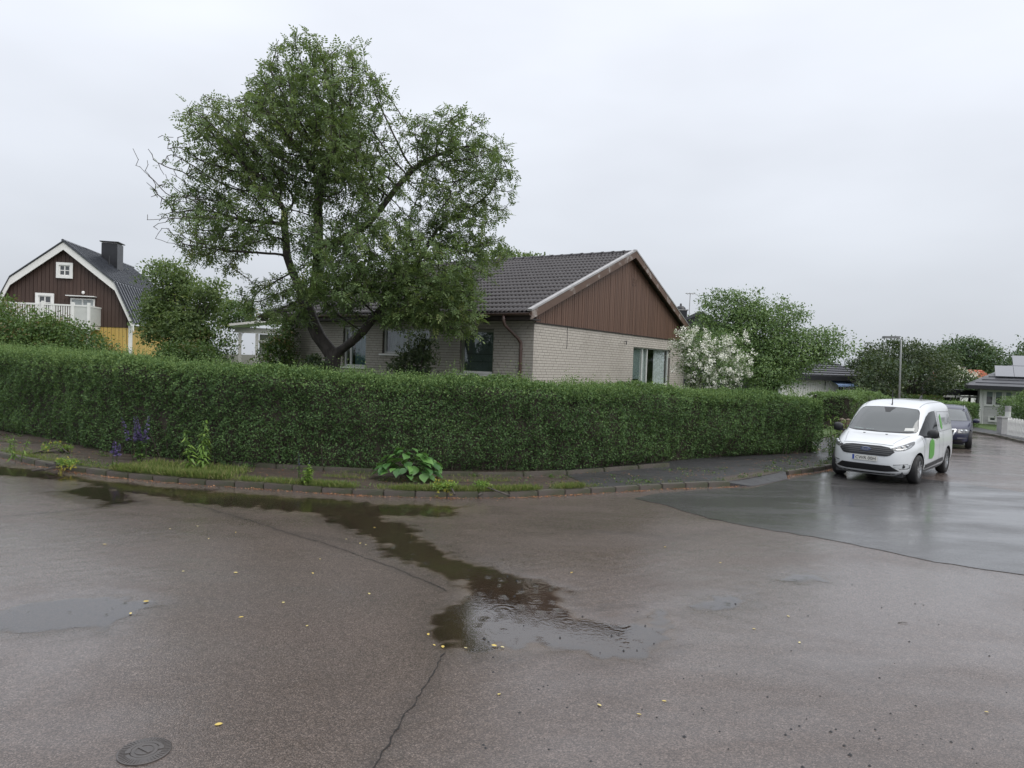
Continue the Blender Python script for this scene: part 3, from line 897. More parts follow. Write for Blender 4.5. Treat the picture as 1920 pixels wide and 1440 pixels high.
def big_tree():
    r = np.random.default_rng(21)
    Y0 = 17.2
    base = AT(621, 700, Y0); base.z = 0.1
    def W(px, py, dy=0.0):
        p = AT(px, py, Y0 + dy); return np.array((p.x, p.y, p.z))
    s = Y0 / F_PX
    def B(px, py, rx, ry, dy=0.0, rd=None, w=1.0):
        c = W(px, py, dy)
        return (*c, rx * s, (rd or min(rx, ry)) * s, ry * s, w)
    blobs = [B(600, 164, 116, 82, 0, 100), B(560, 260, 165, 110, 0, 150), B(660, 300, 90, 110, -0.6, 100), B(430, 300, 95, 85, 0.4, 110, 0.7), B(330, 330, 62, 85, 0.3, 70, 0.30),
             B(390, 430, 100, 70, 0, 110, 0.75), B(480, 400, 70, 70, -0.8, 80, 0.7),
             B(830, 265, 72, 60, 0.2, 80), B(900, 330, 70, 95, 0.2, 90), B(820, 400, 80, 80, 0, 90, 1.0), B(900, 460, 45, 70, -0.2, 60),
             B(690, 480, 95, 75, -1.0, 110, 1.5), B(800, 520, 105, 75, -0.9, 110, 1.6), B(645, 545, 72, 36, -1.3, 80, 1.2), B(845, 582, 50, 45, -1.1, 55, 1.3), B(770, 575, 65, 42, -1.2, 60, 1.3), B(880, 606, 30, 30, -1.1, 40, 1.0),
             B(500, 560, 60, 40, 0.2, 70, 0.8), B(600, 440, 60, 70, -0.7, 70, 1.0), B(610, 530, 70, 45, -1.3, 60, 1.6), B(540, 590, 45, 22, -1.0, 45, 1.1)]
    att = blob_points(blobs, 17000, r)
    att = att[(vnoise(att, 0.42, 91) + 0.5 * vnoise(att, 0.9, 92) < 0.62) | (att[:, 2] < 4.6)]
    trunk = [np.array((base.x + 0.02, base.y, 0.0)), np.array((base.x, base.y, 0.9)), W(623, 690), W(625, 668)]
    left = [W(612, 650), W(597, 630), W(586, 606), W(577, 582), W(570, 560), W(560, 535), W(548, 510), W(538, 480), W(536, 450), W(533, 420), W(534, 395)]
    mid = [W(590, 545, -.1), W(596, 510, -.2), W(598, 470, -.2), W(597, 430, -.2), W(596, 390, -.2), W(600, 350, -.2), W(612, 310, -.1)]
    right = [W(640, 656, -.1), W(658, 642, -.3), W(680, 622, -.5), W(705, 590, -.6), W(735, 560, -.5), W(765, 525, -.3), W(795, 470, 0), W(820, 430, .1)]
    r2 = [W(690, 420, -.1), W(715, 390, 0), W(745, 350, .1), W(775, 318, .2), W(800, 300, .2)]
    l2 = [W(470, 545, .2), W(430, 560, .3)]
    def dens(ch):
        out = []
        for a, b in zip(ch[:-1], ch[1:]):
            k = max(1, int(np.linalg.norm(b - a) / 0.25))
            out += [a + (b - a) * t / k for t in range(k)]
        return out + [ch[-1]]
    seeds = []
    t_ = dens(trunk); seeds.append((t_, -1)); off = len(t_)
    fork = off - 1
    l_ = dens([trunk[-1]] + left)[1:]; i_l0 = off; seeds.append((l_, fork)); off += len(l_)
    jm = i_l0 + min(range(len(l_)), key=lambda k: np.linalg.norm(l_[k] - W(570, 560)))
    m_ = dens([l_[jm - i_l0]] + mid)[1:]; i_m0 = off; seeds.append((m_, jm)); off += len(m_)
    r_ = dens([trunk[-1]] + right)[1:]; seeds.append((r_, fork)); off += len(r_)
    jr = i_m0 + min(range(len(m_)), key=lambda k: np.linalg.norm(m_[k] - W(598, 470)))
    q_ = dens([m_[jr - i_m0]] + [W(640, 450, -.2)] + r2)[1:]; seeds.append((q_, jr)); off += len(q_)
    P, par = grow(seeds, att, 0.15, 1.2, 0.185, 150, r)
    V, F, R, ch = branch_mesh(P, par, 0.0062, 2.2, 0.29, sides=6)
    org = np.array((base.x, base.y, 0.0))
    root = empty('ash_tree', org)
    tag(root, 'tall feathery-leaved tree with forked leaning trunk in front of the brick house', 'tree')
    link('trunk', np_mesh('trunk', V - org, F, M_BARK, True), root)
    # leaves on the thin wood
    thin = np.where(R < 0.018)[0]
    thin = thin[par[thin] >= 0]
    rep = r.poisson(1.9, len(thin)) + 1
    # the outer left side is half bare
    wx = np.array([RT.dot(Vector(P[i]) - CAM) / FW.dot(Vector(P[i]) - CAM) * F_PX + 960 for i in thin])
    wy = np.array([720 - UP.dot(Vector(P[i]) - CAM) / FW.dot(Vector(P[i]) - CAM) * F_PX for i in thin])
    bare = np.clip((395 - wx) / 80, 0, 1) * (wy < 470)
    low = np.clip((wy - 440) / 120, 0, 1) * (wx > 560)
    rep = np.where(r.random(len(thin)) < bare * 0.93, 0, rep) + (r.random(len(thin)) < low * 0.8) * 2
    idx = np.repeat(thin, rep)
    N = len(idx)
    dirb = unit(P[idx] - P[par[idx]])
    pos = P[par[idx]] + (P[idx] - P[par[idx]]) * r.random((N, 1)) + r.normal(0, 0.05, (N, 3))
    d = unit(dirb * 0.5 + r.normal(0, 0.75, (N, 3)) + (0, 0, -0.15))
    nrm = unit(r.normal(0, 0.45, (N, 3)) + (0, 0, 1))
    rn = np.clip(0.5 + 0.28 * vnoise(pos, 0.35, 9) + r.normal(0, 0.2, N), 0, 1)
    print('tree nodes', len(P), 'leaves', N)
    o = link('crown', leaves_mesh('crown', pos - org, d, nrm, r.uniform(0.14, 0.25, N), M_ASH, CL_V, CL_F, rn), root)
    tag(o, kind='stuff')
    return root
big_tree()

def bush(name, label, blobs, n, size, mat, cat='bush', base=None, stems=5, group=None, clump=0.16, seed=1, flowers=None, trunk=0.0, sprigs=0, part='crown', core=0.0, stem_mat=None, flat=0.6, spread=0.22):
    """tree or shrub: leaves gathered in clumps through its crown, carried by stems"""
    r = np.random.default_rng(seed)
    B = np.array([b[:6] for b in blobs], dtype=float)
    if base is None:
        base = (B[:, 0].mean(), B[:, 1].mean(), gz(B[:, 0].mean(), B[:, 1].mean()))
    org = np.array(base)
    root = empty(name, org)
    tag(root, label, cat, group)
    w = (B[:, 3] * B[:, 4] + B[:, 4] * B[:, 5] + B[:, 3] * B[:, 5])
    nc = max(20, int(n / 38))
    k = r.choice(len(B), nc, p=w / w.sum())
    u = unit(r.normal(size=(nc, 3)))
    rad = 1 - np.abs(r.normal(0, spread, nc))
    cc = B[k, :3] + u * B[k, 3:6] * rad[:, None] * (1 + 0.16 * vnoise(u * 2.0 + k[:, None], 0.5, seed))[:, None]
    cn = unit(u / B[k, 3:6])
    cs = clump * r.uniform(0.6, 1.5, nc)
    j = r.integers(0, nc, n)
    pos = cc[j] + np.clip(r.normal(0, 1, (n, 3)), -1.5, 1.5) * cs[j][:, None] * (1, 1, flat)
    gzb = org[2] + 0.05
    pos[:, 2] = np.maximum(pos[:, 2], gzb + r.random(n) * 0.1)
    nrm = unit(cn[j] * 0.55 + (0, 0, 0.75) + r.normal(0, 0.5, (n, 3)))
    d = r.normal(0, 1, (n, 3)) + cn[j] * 0.6
    rn = np.clip(r.random(n) * 0.5 + 0.25 + 0.27 * r.normal(size=nc)[j], 0, 1)
    sz = size * r.uniform(0.65, 1.35, n)
    if sprigs:
        top = np.argsort(-cc[:, 2] + r.normal(0, 0.25, nc) * B[k, 5])[:max(1, nc // 3)]
        q = r.choice(top, sprigs)
        ln = r.uniform(0.3, 1.0, sprigs) * B[:, 5].mean() * 0.45
        kk = 16
        a = np.linspace(0, 1, kk)
        lean = r.normal(0, 0.22, (sprigs, 2)) + cn[q][:, :2] * 0.3
        sp = np.zeros((sprigs, kk, 3))
        sp[:, :, :2] = cc[q][:, None, :2] + lean[:, None, :] * a[None, :, None] * ln[:, None, None]
        sp[:, :, 2] = cc[q][:, None, 2] + a[None, :] * ln[:, None]
        sp = sp.reshape(-1, 3) + r.normal(0, size * 0.4, (sprigs * kk, 3))
        pos = np.concatenate([pos, sp])
        d = np.concatenate([d, unit(r.normal(0, 1, (len(sp), 3)) + (0, 0, 0.5))])
        nrm = np.concatenate([nrm, unit(r.normal(0, 0.7, (len(sp), 3)) + (0, 0, 1))])
        rn = np.concatenate([rn, r.uniform(0.5, 1, len(sp))]); sz = np.concatenate([sz, size * r.uniform(0.6, 1.1, len(sp))])
    tag(link(part, leaves_mesh(part, pos - org, d, nrm, sz, mat, rnd=rn), root), kind='stuff')
    if flowers:
        nf, fs, fm, fpart = flowers
        q = r.integers(0, nc, nf)
        fp = cc[q] + cn[q] * clump * 0.8 + r.normal(0, clump * 0.7, (nf, 3))
        per = 17
        fp = np.repeat(fp, per, 0) + r.normal(0, fs * 0.75, (nf * per, 3))
        tag(link(fpart, leaves_mesh(fpart, fp - org, r.normal(0, 1, (len(fp), 3)), unit(r.normal(0, 0.6, (len(fp), 3)) + np.repeat(cn[q], per, 0)), fs * r.uniform(0.8, 1.4, len(fp)), fm), root), kind='stuff')
    mb = MB()
    hb = B[:, 2].max() - org[2]
    if trunk:
        mb.tube([(0, 0, -0.1), (trunk * .2, 0, hb * 0.22), (trunk * .1, trunk * .3, hb * 0.45)], [trunk, trunk * 0.8, trunk * 0.6], 9)
    for i in r.choice(nc, min(nc, stems * 4), replace=False):
        e_ = cc[i] - org
        st = np.array((r.normal(0, 0.05 + 0.25 * (not trunk)), r.normal(0, 0.05 + 0.25 * (not trunk)), hb * (0.3 if trunk else 0.0)))
        mid_ = st * 0.45 + e_ * 0.55 + (0, 0, 0.12 * hb)
        rr = (trunk * 0.38 if trunk else 0.022)
        mb.tube([st, mid_, e_ * 0.97 + st * 0.03], [rr, rr * 0.6, rr * 0.22], 5)
    mb.build('trunk' if trunk else 'stem', stem_mat or M_BARK, root, smooth=True)
    return root
def PB(px, py, rx, ry, Y, rd=None):
    """ellipsoid at depth Y that covers a pixel ellipse"""
    p = AT(px, py, Y)
    s = Y / F_PX
    return (p.x, p.y, p.z, rx * s, (rd if rd else (rx + ry) / 2) * s, ry * s)
# shrubs and trees of the gardens on the left
bush('shrub', 'big bushy shrub left of the brown house behind the hedge', [PB(20, 640, 110, 62, 25), PB(110, 640, 80, 40, 25), PB(180, 668, 45, 22, 24.5), PB(-40, 620, 70, 60, 26)], 30000, 0.10, M_SHRUB, seed=2, sprigs=130, clump=0.2)
bush('dark_tree', 'dark drooping tree between brown house and tall forked tree', [PB(318, 540, 44, 52, 23), PB(300, 600, 34, 50, 22.5), PB(350, 620, 45, 45, 22), PB(375, 570, 40, 35, 22.5), PB(400, 545, 25, 18, 22)], 17000, 0.10, M_ASH, 'tree', seed=3, trunk=0.09, clump=0.2, stems=10, spread=0.36)
bush('shrub', 'loose green shrub to the left of the white porch', [PB(395, 655, 38, 36, 22), PB(440, 590, 40, 26, 27), PB(350, 668, 55, 22, 20.5)], 11000, 0.085, M_SHRUB, seed=4, sprigs=40)
bush('climbing_rose', 'leafy climber with white flowers at the brick wall end', [PB(518, 668, 26, 36, 21.5), PB(532, 640, 12, 44, 21.5)], 5200, 0.075, M_SHRUB, seed=5, flowers=(45, 0.035, M_PETAL, 'flower'))
bush('shrub', 'small dark shrub below the high window of the brick house', [PB(775, 680, 34, 30, 17.6), PB(790, 655, 18, 22, 17.6)], 2600, 0.085, M_DARKLEAF, seed=6, clump=0.13)
bush('shrub', 'thin dark shrub at the left foot of the forked tree', [PB(592, 692, 20, 22, 16.6)], 1100, 0.08, M_DARKLEAF, seed=61, clump=0.1)
bush('mock_orange', 'white flowering bush beside the gable of the brick house', [PB(1335, 690, 62, 45, 20.6), PB(1300, 660, 28, 45, 20.8), PB(1278, 640, 14, 26, 20.8), PB(1380, 670, 20, 45, 20.6), PB(1330, 650, 30, 30, 20.7)], 9000, 0.055, M_LIGHT, seed=7, flowers=(470, 0.050, M_PETAL, 'blossom'), clump=0.13, stems=8)
bush('apple_tree', 'broad light green garden tree behind the white flowering bush', [PB(1415, 628, 78, 50, 27), PB(1345, 628, 46, 38, 26.5), PB(1478, 655, 66, 46, 27), PB(1425, 690, 92, 45, 26.5), PB(1540, 652, 46, 32, 27), PB(1385, 592, 45, 32, 27), PB(1455, 598, 38, 28, 27.5), PB(1332, 585, 11, 40, 27), PB(1356, 572, 9, 32, 27), PB(1376, 566, 9, 32, 27), PB(1425, 572, 10, 26, 27), PB(1462, 572, 12, 22, 27.4), PB(1500, 588, 18, 14, 27), PB(1592, 648, 13, 9, 27), PB(1570, 630, 9, 14, 27)], 36000, 0.092, M_LIGHT, 'tree', seed=8, trunk=0.13, sprigs=110, clump=0.24, stems=10, spread=0.34)
bush('tree_top', 'green tree whose tip shows above the tiled ridge', [PB(985, 500, 45, 24, 34), PB(940, 490, 40, 25, 35)], 4200, 0.13, M_ASH, 'tree', seed=9, trunk=0.12, sprigs=8)
# gardens down the side street
bush('dark_tree', 'dark purplish green tree behind the street lamp', [PB(1656, 705, 46, 45, 44.5), PB(1720, 705, 60, 50, 50), PB(1690, 672, 70, 32, 48), PB(1760, 700, 40, 45, 54), PB(1645, 738, 40, 24, 44), PB(1740, 745, 55, 25, 53)], 26000, 0.17, M_DARKLEAF, 'tree', seed=10, trunk=0.2, sprigs=40, clump=0.34, stems=8)
bush('round_tree', 'large round green tree behind the red tiled roof', [PB(1815, 665, 55, 30, 84), PB(1800, 690, 60, 32, 84), PB(1845, 690, 35, 28, 84), PB(1775, 670, 25, 22, 84)], 15000, 0.28, M_DISTANT, 'tree', seed=11, trunk=0.3, clump=0.6)
bush('round_tree', 'dark green tree at the right edge above the solar roof', [PB(1915, 690, 36, 32, 78), PB(1960, 680, 50, 45, 80)], 9000, 0.28, M_DISTANT, 'tree', seed=12, trunk=0.3, clump=0.6)
bush('elder_bush', 'bush with creamy flower heads in front of the red roof', [PB(1792, 712, 26, 20, 62), PB(1775, 700, 14, 16, 62), PB(1815, 720, 24, 12, 62)], 5200, 0.16, M_LIGHT, seed=13, flowers=(210, 0.12, M_PETAL, 'flower_head'), clump=0.3)
bush('shrub', 'dark low shrub left of the grey house eaves', [PB(1850, 720, 30, 12, 60), PB(1835, 728, 26, 10, 60)], 2500, 0.16, M_DISTANT, seed=14, clump=0.3)
bush('spindle_bush', 'rounded green bush behind the white picket fence', [PB(1912, 765, 32, 26, 42), PB(1950, 760, 45, 32, 42)], 9000, 0.10, M_LIGHT, seed=15, clump=0.2)
bush('flowering_shrub', 'thin white flowering shrub before the grey house windows', [PB(1865, 772, 18, 14, 46.5), PB(1880, 780, 12, 14, 46)], 1100, 0.09, M_LIGHT, seed=16, flowers=(130, 0.06, M_PETAL, 'blossom'), clump=0.2)
for i, (px, py, ry) in enumerate(((1618, 668, 24), (1632, 664, 26), (1600, 676, 20))):
    b = AT(px, py, 95); s_ = 95 / F_PX
    bush('spruce', ('small spruce tip above the slate roof, leftmost of three', 'small spruce tip above the slate roof, middle and tallest', 'small spruce tip above the slate roof, right by the lamp')[(1, 2, 0)[i]], [(b.x, b.y, b.z - k * 0.5 * s_ * ry, (4 + 7 * k) * s_ * .6, (4 + 7 * k) * s_ * .6, ry * s_ * .4) for k in range(4)], 2200, 0.3, M_DARKLEAF, 'tree', seed=17 + i, trunk=0.2, clump=0.4, stems=1)
def hpath_px(pts, dz=0.0): return [xy(G(*p)) for p in pts]
hedge('hedge', 'rounded yellow green hedge behind the white van', [xy(AT(1600, 780, 31)), xy(AT(1640, 780, 33)), xy(AT(1690, 780, 35))], [1.7, 1.85, 1.55], 1.6, 16000, 0.085, M_LIGHT, 0.2, 260, seed=31)
hedge('hedge', 'dark clipped hedge in front of the white house', [xy(AT(1545, 760, 36)), xy(AT(1620, 762, 38))], [1.7, 1.75], 1.0, 9000, 0.08, M_HEDGE, 0.08, 60, seed=32)
hedge('hedge', 'square clipped hedge beside the dark carport', [xy(G(1760, 803)), xy(G(1836, 804))], [1.52, 1.50], 1.3, 11000, 0.08, M_HEDGE, 0.04, 30, seed=33)
hedge('hedge', 'low hedge in front of the dark tree', [xy(AT(1660, 770, 46)), xy(AT(1770, 775, 48))], [1.75, 1.7], 1.0, 7000, 0.10, M_SHRUB, 0.1, 40, seed=34)
# ------------------------------------------------------------------ building materials
def brickmat():
    t = NT('painted_brick')
    oi = t.node('ShaderNodeObjectInfo').outputs['Random']
    n = t.noise(26, 4, 0.7)
    big = t.noise(0.9, 5, 0.6)
    c = t.mix(n, (0.375, 0.347, 0.308), (0.51, 0.478, 0.428))
    c = t.mix(t.mapr(big, 0.45, 0.7, 0, 0.4), c, (0.27, 0.245, 0.20))
    c = t.mix(t.math('MULTIPLY', oi, 0.16), c, (0.26, 0.235, 0.21))
    c = t.mix(t.mapr(t.attr('rnd'), 0.0, 1.0, 0.0, 0.18), c, (0.26, 0.235, 0.21))
    return t.done(t.bsdf(c, 0.75, Normal=t.bump(n, 0.35, 0.006)))
M_BRICK = brickmat()
M_MORTAR = plain('mortar', (0.15, 0.135, 0.12), 0.9, 0.25, 8, 0.4, 40)
def tilemat():
    t = NT('concrete_tile')
    oi = t.node('ShaderNodeObjectInfo').outputs['Random']
    n = t.noise(9, 5, 0.65)
    big = t.noise(0.7, 4, 0.6)
    c = t.mix(n, (0.018, 0.016, 0.018), (0.046, 0.040, 0.042))
    c = t.mix(t.mapr(big, 0.4, 0.7, 0, 0.5), c, (0.058, 0.049, 0.047))
    c = t.mix(t.math('MULTIPLY', t.math('ADD', oi, t.attr('rnd')), 0.2), c, (0.03, 0.027, 0.03))
    return t.done(t.bsdf(c, 0.5, Coat_Weight=0.1, Coat_Roughness=0.3, Specular_IOR_Level=0.35, Normal=t.bump(n, 0.2, 0.01)))
M_TILE = tilemat()
M_BOARD = woodmat('brown_board', (0.062, 0.031, 0.020), (0.140, 0.078, 0.052), 0.6, (16, 16, 0.7))
M_BARGE = woodmat('weathered_barge', (0.060, 0.035, 0.025), (0.125, 0.080, 0.058), 0.65, (4, 4, 9), (0.36, 0.34, 0.32))
M_DKWOOD = plain('dark_brown_paint', (0.028, 0.02, 0.018), 0.6, 0.2)
M_FLASH = plain('zinc_flashing', (0.36, 0.35, 0.345), 0.38, 0.2, 6, Metallic=0.5)
M_PIPE = plain('brown_pipe', (0.085, 0.052, 0.044), 0.35, 0.15, Coat_Weight=0.3)
M_WHITE = plain('white_paint', (0.72, 0.72, 0.70), 0.45, 0.06)
M_OFFWH = plain('off_white_paint', (0.52, 0.53, 0.51), 0.5, 0.08)
M_OLIVE = plain('olive_frame', (0.23, 0.24, 0.19), 0.5, 0.1)
M_GLASS = glassmat('window_glass')
M_BLIND = plain('grey_blind', (0.19, 0.23, 0.23), 0.7, 0.05)
M_DKBLIND = plain('green_grey_blind', (0.10, 0.125, 0.115), 0.7, 0.06)
M_TEAL = plain('teal_curtain', (0.09, 0.16, 0.19), 0.8, 0.2, 5)
M_CURT = plain('white_curtain', (0.62, 0.63, 0.64), 0.8, 0.05)
M_ROOM = plain('room', (0.05, 0.045, 0.04), 0.9, 0.1)
M_BLACKM = plain('black_metal', (0.018, 0.019, 0.022), 0.35, 0.2)

def wall_holes(mb, a0, a1, z0, z1, t0, t1, holes, M):
    """wall slab with rectangular openings; M maps (along, depth, z) to local space"""
    us = sorted({a0, a1, *[h[0] for h in holes], *[h[1] for h in holes]})
    zs = sorted({z0, z1, *[h[2] for h in holes], *[h[3] for h in holes]})
    for u0, u1 in zip(us[:-1], us[1:]):
        for w0, w1 in zip(zs[:-1], zs[1:]):
            cu, cz = (u0 + u1) / 2, (w0 + w1) / 2
            if any(h[0] < cu < h[1] and h[2] < cz < h[3] for h in holes): continue
            mb.box(*[tuple(q) for q in (np.minimum(M(u0, t0, w0), M(u1, t1, w1)), np.maximum(M(u0, t0, w0), M(u1, t1, w1)))])
def mbox(mb, M, u0, u1, d0, d1, z0, z1):
    a, b = np.array(M(u0, d0, z0)), np.array(M(u1, d1, z1))
    return mb.box(tuple(np.minimum(a, b)), tuple(np.maximum(a, b)))
def window(parent, M, u0, u1, z0, z1, fmat, splits=(), rails=(), depth=0.09, fw=0.07, sill=None, pane_mat=None, name='window', trim=None):
    """frame with its panes, sill and trim as pieces of the window"""
    mb = MB()
    d0, d1 = depth, depth + 0.06
    mbox(mb, M, u0, u0 + fw, d0, d1, z0, z1); mbox(mb, M, u1 - fw, u1, d0, d1, z0, z1)
    mbox(mb, M, u0 + fw, u1 - fw, d0, d1, z1 - fw, z1); mbox(mb, M, u0 + fw, u1 - fw, d0, d1, z0, z0 + fw)
    for s in splits: mbox(mb, M, s - fw * .5, s + fw * .5, d0 + 0.004, d1 - 0.004, z0 + fw, z1 - fw)
    us = [u0 + fw, *splits, u1 - fw]
    zs = [z0 + fw, *rails, z1 - fw]
    for z in rails:
        for a, b in zip(us[:-1], us[1:]): mbox(mb, M, a + 0.01, b - 0.01, d0 + 0.01, d1 - 0.01, z - 0.02, z + 0.02)
    w = mb.build(name, fmat, parent)
    for a, b in zip(us[:-1], us[1:]):
        for c, e_ in zip(zs[:-1], zs[1:]):
            mbox(MB(), M, a, b, depth + 0.025, depth + 0.032, c, e_).build('pane', pane_mat or M_GLASS, w)
    if sill:
        mb = MB(); mbox(mb, M, u0 - 0.06, u1 + 0.06, -sill, depth + 0.02, z0 - 0.045, z0 - 0.003)
        mb.build('sill', M_WHITE, w)
    if trim:
        mb = MB(); tw, tm = trim
        mbox(mb, M, u0 - tw, u0, -0.03, 0.02, z0 - tw, z1 + tw); mbox(mb, M, u1, u1 + tw, -0.03, 0.02, z0 - tw, z1 + tw)
        mbox(mb, M, u0, u1, -0.028, 0.018, z1, z1 + tw); mbox(mb, M, u0, u1, -0.028, 0.018, z0 - tw, z0)
        mb.build('trim', tm, w)
    return w
def curtain(parent, M, u0, u1, z0, z1, d, mat, folds=6, amp=0.03, name='curtain'):
    n = folds * 6
    v, f = [], []
    for i in range(n + 1):
        u = u0 + (u1 - u0) * i / n
        dd = d + amp * math.sin(i / n * folds * 2 * math.pi) * (1 + 0.3 * math.sin(i * 0.7))
        v += [M(u, dd, z0), M(u, d + (dd - d) * 0.6, z1)]
    for i in range(n): f.append((2 * i, 2 * i + 2, 2 * i + 3, 2 * i + 1))
    return MB().add(v, f).build(name, mat, parent, smooth=True)

# ------------------------------------------------------------------ the brick house on the corner
def brick_house():
    W, L = 11.29, 9.6
    root = empty('brick_house', (0.5034, 17.4066, 0.0), 0.9977)
    tag(root, 'single storey pale brick house with brown boarded gable and dark tiled roof', 'house')
    MG = lambda u, d, z: (u, d, z)             # gable wall: along x, depth along y
    MF = lambda u, d, z: (d, u, z)             # front wall: along y, depth along x
    zb = 3.50
    gw = [(6.30, 9.75, 1.80, 3.10)]
    fwn = [(1.20, 2.30, 2.10, 3.28), (3.36, 5.12, 2.56, 3.30), (5.78, 6.74, 2.14, 3.34)]
    mb = MB()
    wall_holes(mb, 0, W, 0.0, zb, 0.0, 0.24, gw, MG)
    wall_holes(mb, 0.245, L, 0.0, zb - 0.004, 0.0, 0.24, fwn, MF)
    mb.box((W - 0.24, 0.245, 0), (W, L, zb - 0.004)); mb.box((0.245, L - 0.24, 0), (W - 0.245, L, zb - 0.004))
    mb.build('wall', M_MORTAR, root)
    mb = MB().box((0.25, 0.25, 1.0), (W - 0.25, L - 0.25, 1.06)); mb.box((0.25, 0.25, 3.40), (W - 0.25, L - 0.25, 3.46))
    mb.box((0.25, 3.2, 1.07), (W - 0.25, 3.3, 3.39)); mb.box((3.0, 0.26, 1.07), (3.1, 3.19, 3.39)); mb.box((3.0, 3.31, 1.07), (3.1, L - 0.3, 3.39))
    mb.build('interior', M_ROOM, root)
    # bricks in running bond, split at the openings
    bl, bh, jt, t = 0.25, 0.0715, 0.011, 0.013
    full, rest = [], []
    def courses(Lw, holes, plane):
        n = int(zb / bh)
        for k in range(n):
            z0 = zb - (k + 1) * bh + jt
            z1 = zb - k * bh
            o_ = (0.0, 0.125, 0.06, 0.19)[k % 4] + 0.0 * k
            u = -o_
            while u < Lw:
                a, b = max(0.0, u), min(Lw, u + bl - jt)
                u += bl
                if b - a < 0.03: continue
                ivs = [(a, b)]
                for h in holes:
                    if z1 - 0.02 > h[2] and z0 + 0.02 < h[3]:
                        nv = []
                        for p, q in ivs:
                            if q <= h[0] or p >= h[1]: nv.append((p, q)); continue
                            if p < h[0] - 0.02: nv.append((p, h[0]))
                            if q > h[1] + 0.02: nv.append((h[1], q))
                        ivs = nv
                for p, q in ivs:
                    if plane == 'g' and p < 0.001: rest.append((plane, -t, q, z0, z1))
                    elif abs((q - p) - (bl - jt)) < 1e-6: full.append((plane, p, z0))
                    else: rest.append((plane, p, q, z0, z1))
    courses(W, gw, 'g'); courses(L, fwn, 'f')
    me = MB().box((-(bl - jt) / 2, -(t + 0.02) / 2, -(bh - jt) / 2), ((bl - jt) / 2, (t + 0.02) / 2, (bh - jt) / 2)).mesh('brick')
    me.materials.append(M_BRICK)
    vis = sorted([q for q in full if q[2] > 1.95], key=lambda q: (0 if q[0] == 'g' else 0.6) + q[1])
    chosen = set(vis[:300])
    for pl, u, z in vis[:300]:
        c = (u + (bl - jt) / 2, -t / 2 + 0.01, z + (bh - jt) / 2)
        if pl == 'g': o = link('brick', me, root, loc=(c[0], c[1], c[2]))
        else: o = link('brick', me, root, loc=(c[1], c[0], c[2]), rot=(0, 0, math.pi / 2))
        o.location[1 if pl == 'g' else 0] += random.uniform(-0.0015, 0.0015)
    V, F, R = [], [], []
    def bb(pl, p, q, z0, z1):
        e_ = t + random.uniform(-0.0015, 0.0015)
        b = len(V)
        if pl == 'g': a, c = (p, -e_, z0), (q, 0.01, z1)
        else: a, c = (-e_, p, z0), (0.01, q, z1)
        for z in (a[2], c[2]):
            V.extend([(a[0], a[1], z), (c[0], a[1], z), (c[0], c[1], z), (a[0], c[1], z)])
        R.extend([random.random()] * 8)
        F.extend([(b, b + 3, b + 2, b + 1), (b + 4, b + 5, b + 6, b + 7), (b, b + 1, b + 5, b + 4), (b + 1, b + 2, b + 6, b + 5), (b + 2, b + 3, b + 7, b + 6), (b + 3, b, b + 4, b + 7)])
    for q in full:
        if q not in chosen: bb(q[0], q[1], q[1] + bl - jt, q[2], q[2] + bh - jt)
    for q in rest: bb(*q)
    o = link('brick_courses', np_mesh('brick_courses', V, F, M_BRICK, rnd={'rnd': R}), root)
    tag(o, kind='stuff')
    # roof deck, eaves and gable
    fo, go, ze, zr = 0.53, 0.23, 3.66, 6.03
    sl = (zr - ze) / (W / 2 + fo)
    zl = lambda x: ze + (min(x, W - x) + fo) * sl
    y0, y1 = -go, L + 0.35
    mb = MB()
    th = 0.10
    mb.prism([(-fo, y0 + 0.02, ze), (W / 2, y0 + 0.02, zr), (W / 2, y0 + 0.02, zr - th), (-fo, y0 + 0.02, ze - th)], (0, y1 - y0 - 0.04, 0))
    mb.prism([(W + fo, y0 + 0.02, ze), (W / 2 + 0.002, y0 + 0.02, zr), (W / 2 + 0.002, y0 + 0.02, zr - th), (W + fo, y0 + 0.02, ze - th)], (0, y1 - y0 - 0.04, 0))
    roof = mb.build('roof', M_DKWOOD, root)
    # pantiles on the street side
    tw, ex = 0.26, 0.388
    S = math.hypot(W / 2 + fo, zr - ze)
    rows = int(S / ex)
    ex = S / rows
    cu, su = (W / 2 + fo) / S, (zr - ze) / S
    nx = 13
    v, f = [], []
    for j, (dx, lift) in enumerate(((-0.03, 0.022), (ex * 0.5, 0.014), (ex + 0.01, 0.006))):
        for i in range(nx):
            a = i / (nx - 1)
            h = lift + 0.046 * (1 - math.cos(a * 4 * math.pi)) / 2
            v.append((a * tw, dx, h))
    for j in range(2):
        for i in range(nx - 1): f.append((j * nx + i, j * nx + i + 1, (j + 1) * nx + i + 1, (j + 1) * nx + i))
    b = len(v)
    for i in range(nx): v.append((v[i][0], v[i][1] + 0.004, max(0.002, v[i][2] - 0.024)))
    for i in range(nx - 1): f.append((b + i, b + i + 1, i + 1, i))
    # tile frame: local a runs along the house (y), s up the slope
    def place(y, s, q):
        return (-fo + cu * s + cu * q[1] - su * q[2], y + q[0], ze + su * s + su * q[1] + cu * q[2])
    tv = [place(0, 0, q) for q in v]
    o3 = place(0, 0, (0, 0, 0))
    tm = bpy.data.meshes.new('tile'); tm.from_pydata([(p[0] - o3[0], p[1] - o3[1], p[2] - o3[2]) for p in tv], [], [q[::-1] for q in f]); tm.update()
    tm.polygons.foreach_set('use_smooth', [True] * len(tm.polygons)); tm.materials.append(M_TILE)
    spots = []
    for r_ in range(rows):
        ncol = int((y1 - y0) / tw) + 1
        for c in range(ncol):
            y = y0 + 0.05 + c * tw
            if y + tw > y1 + 0.1: continue
            spots.append((y, r_ * ex))
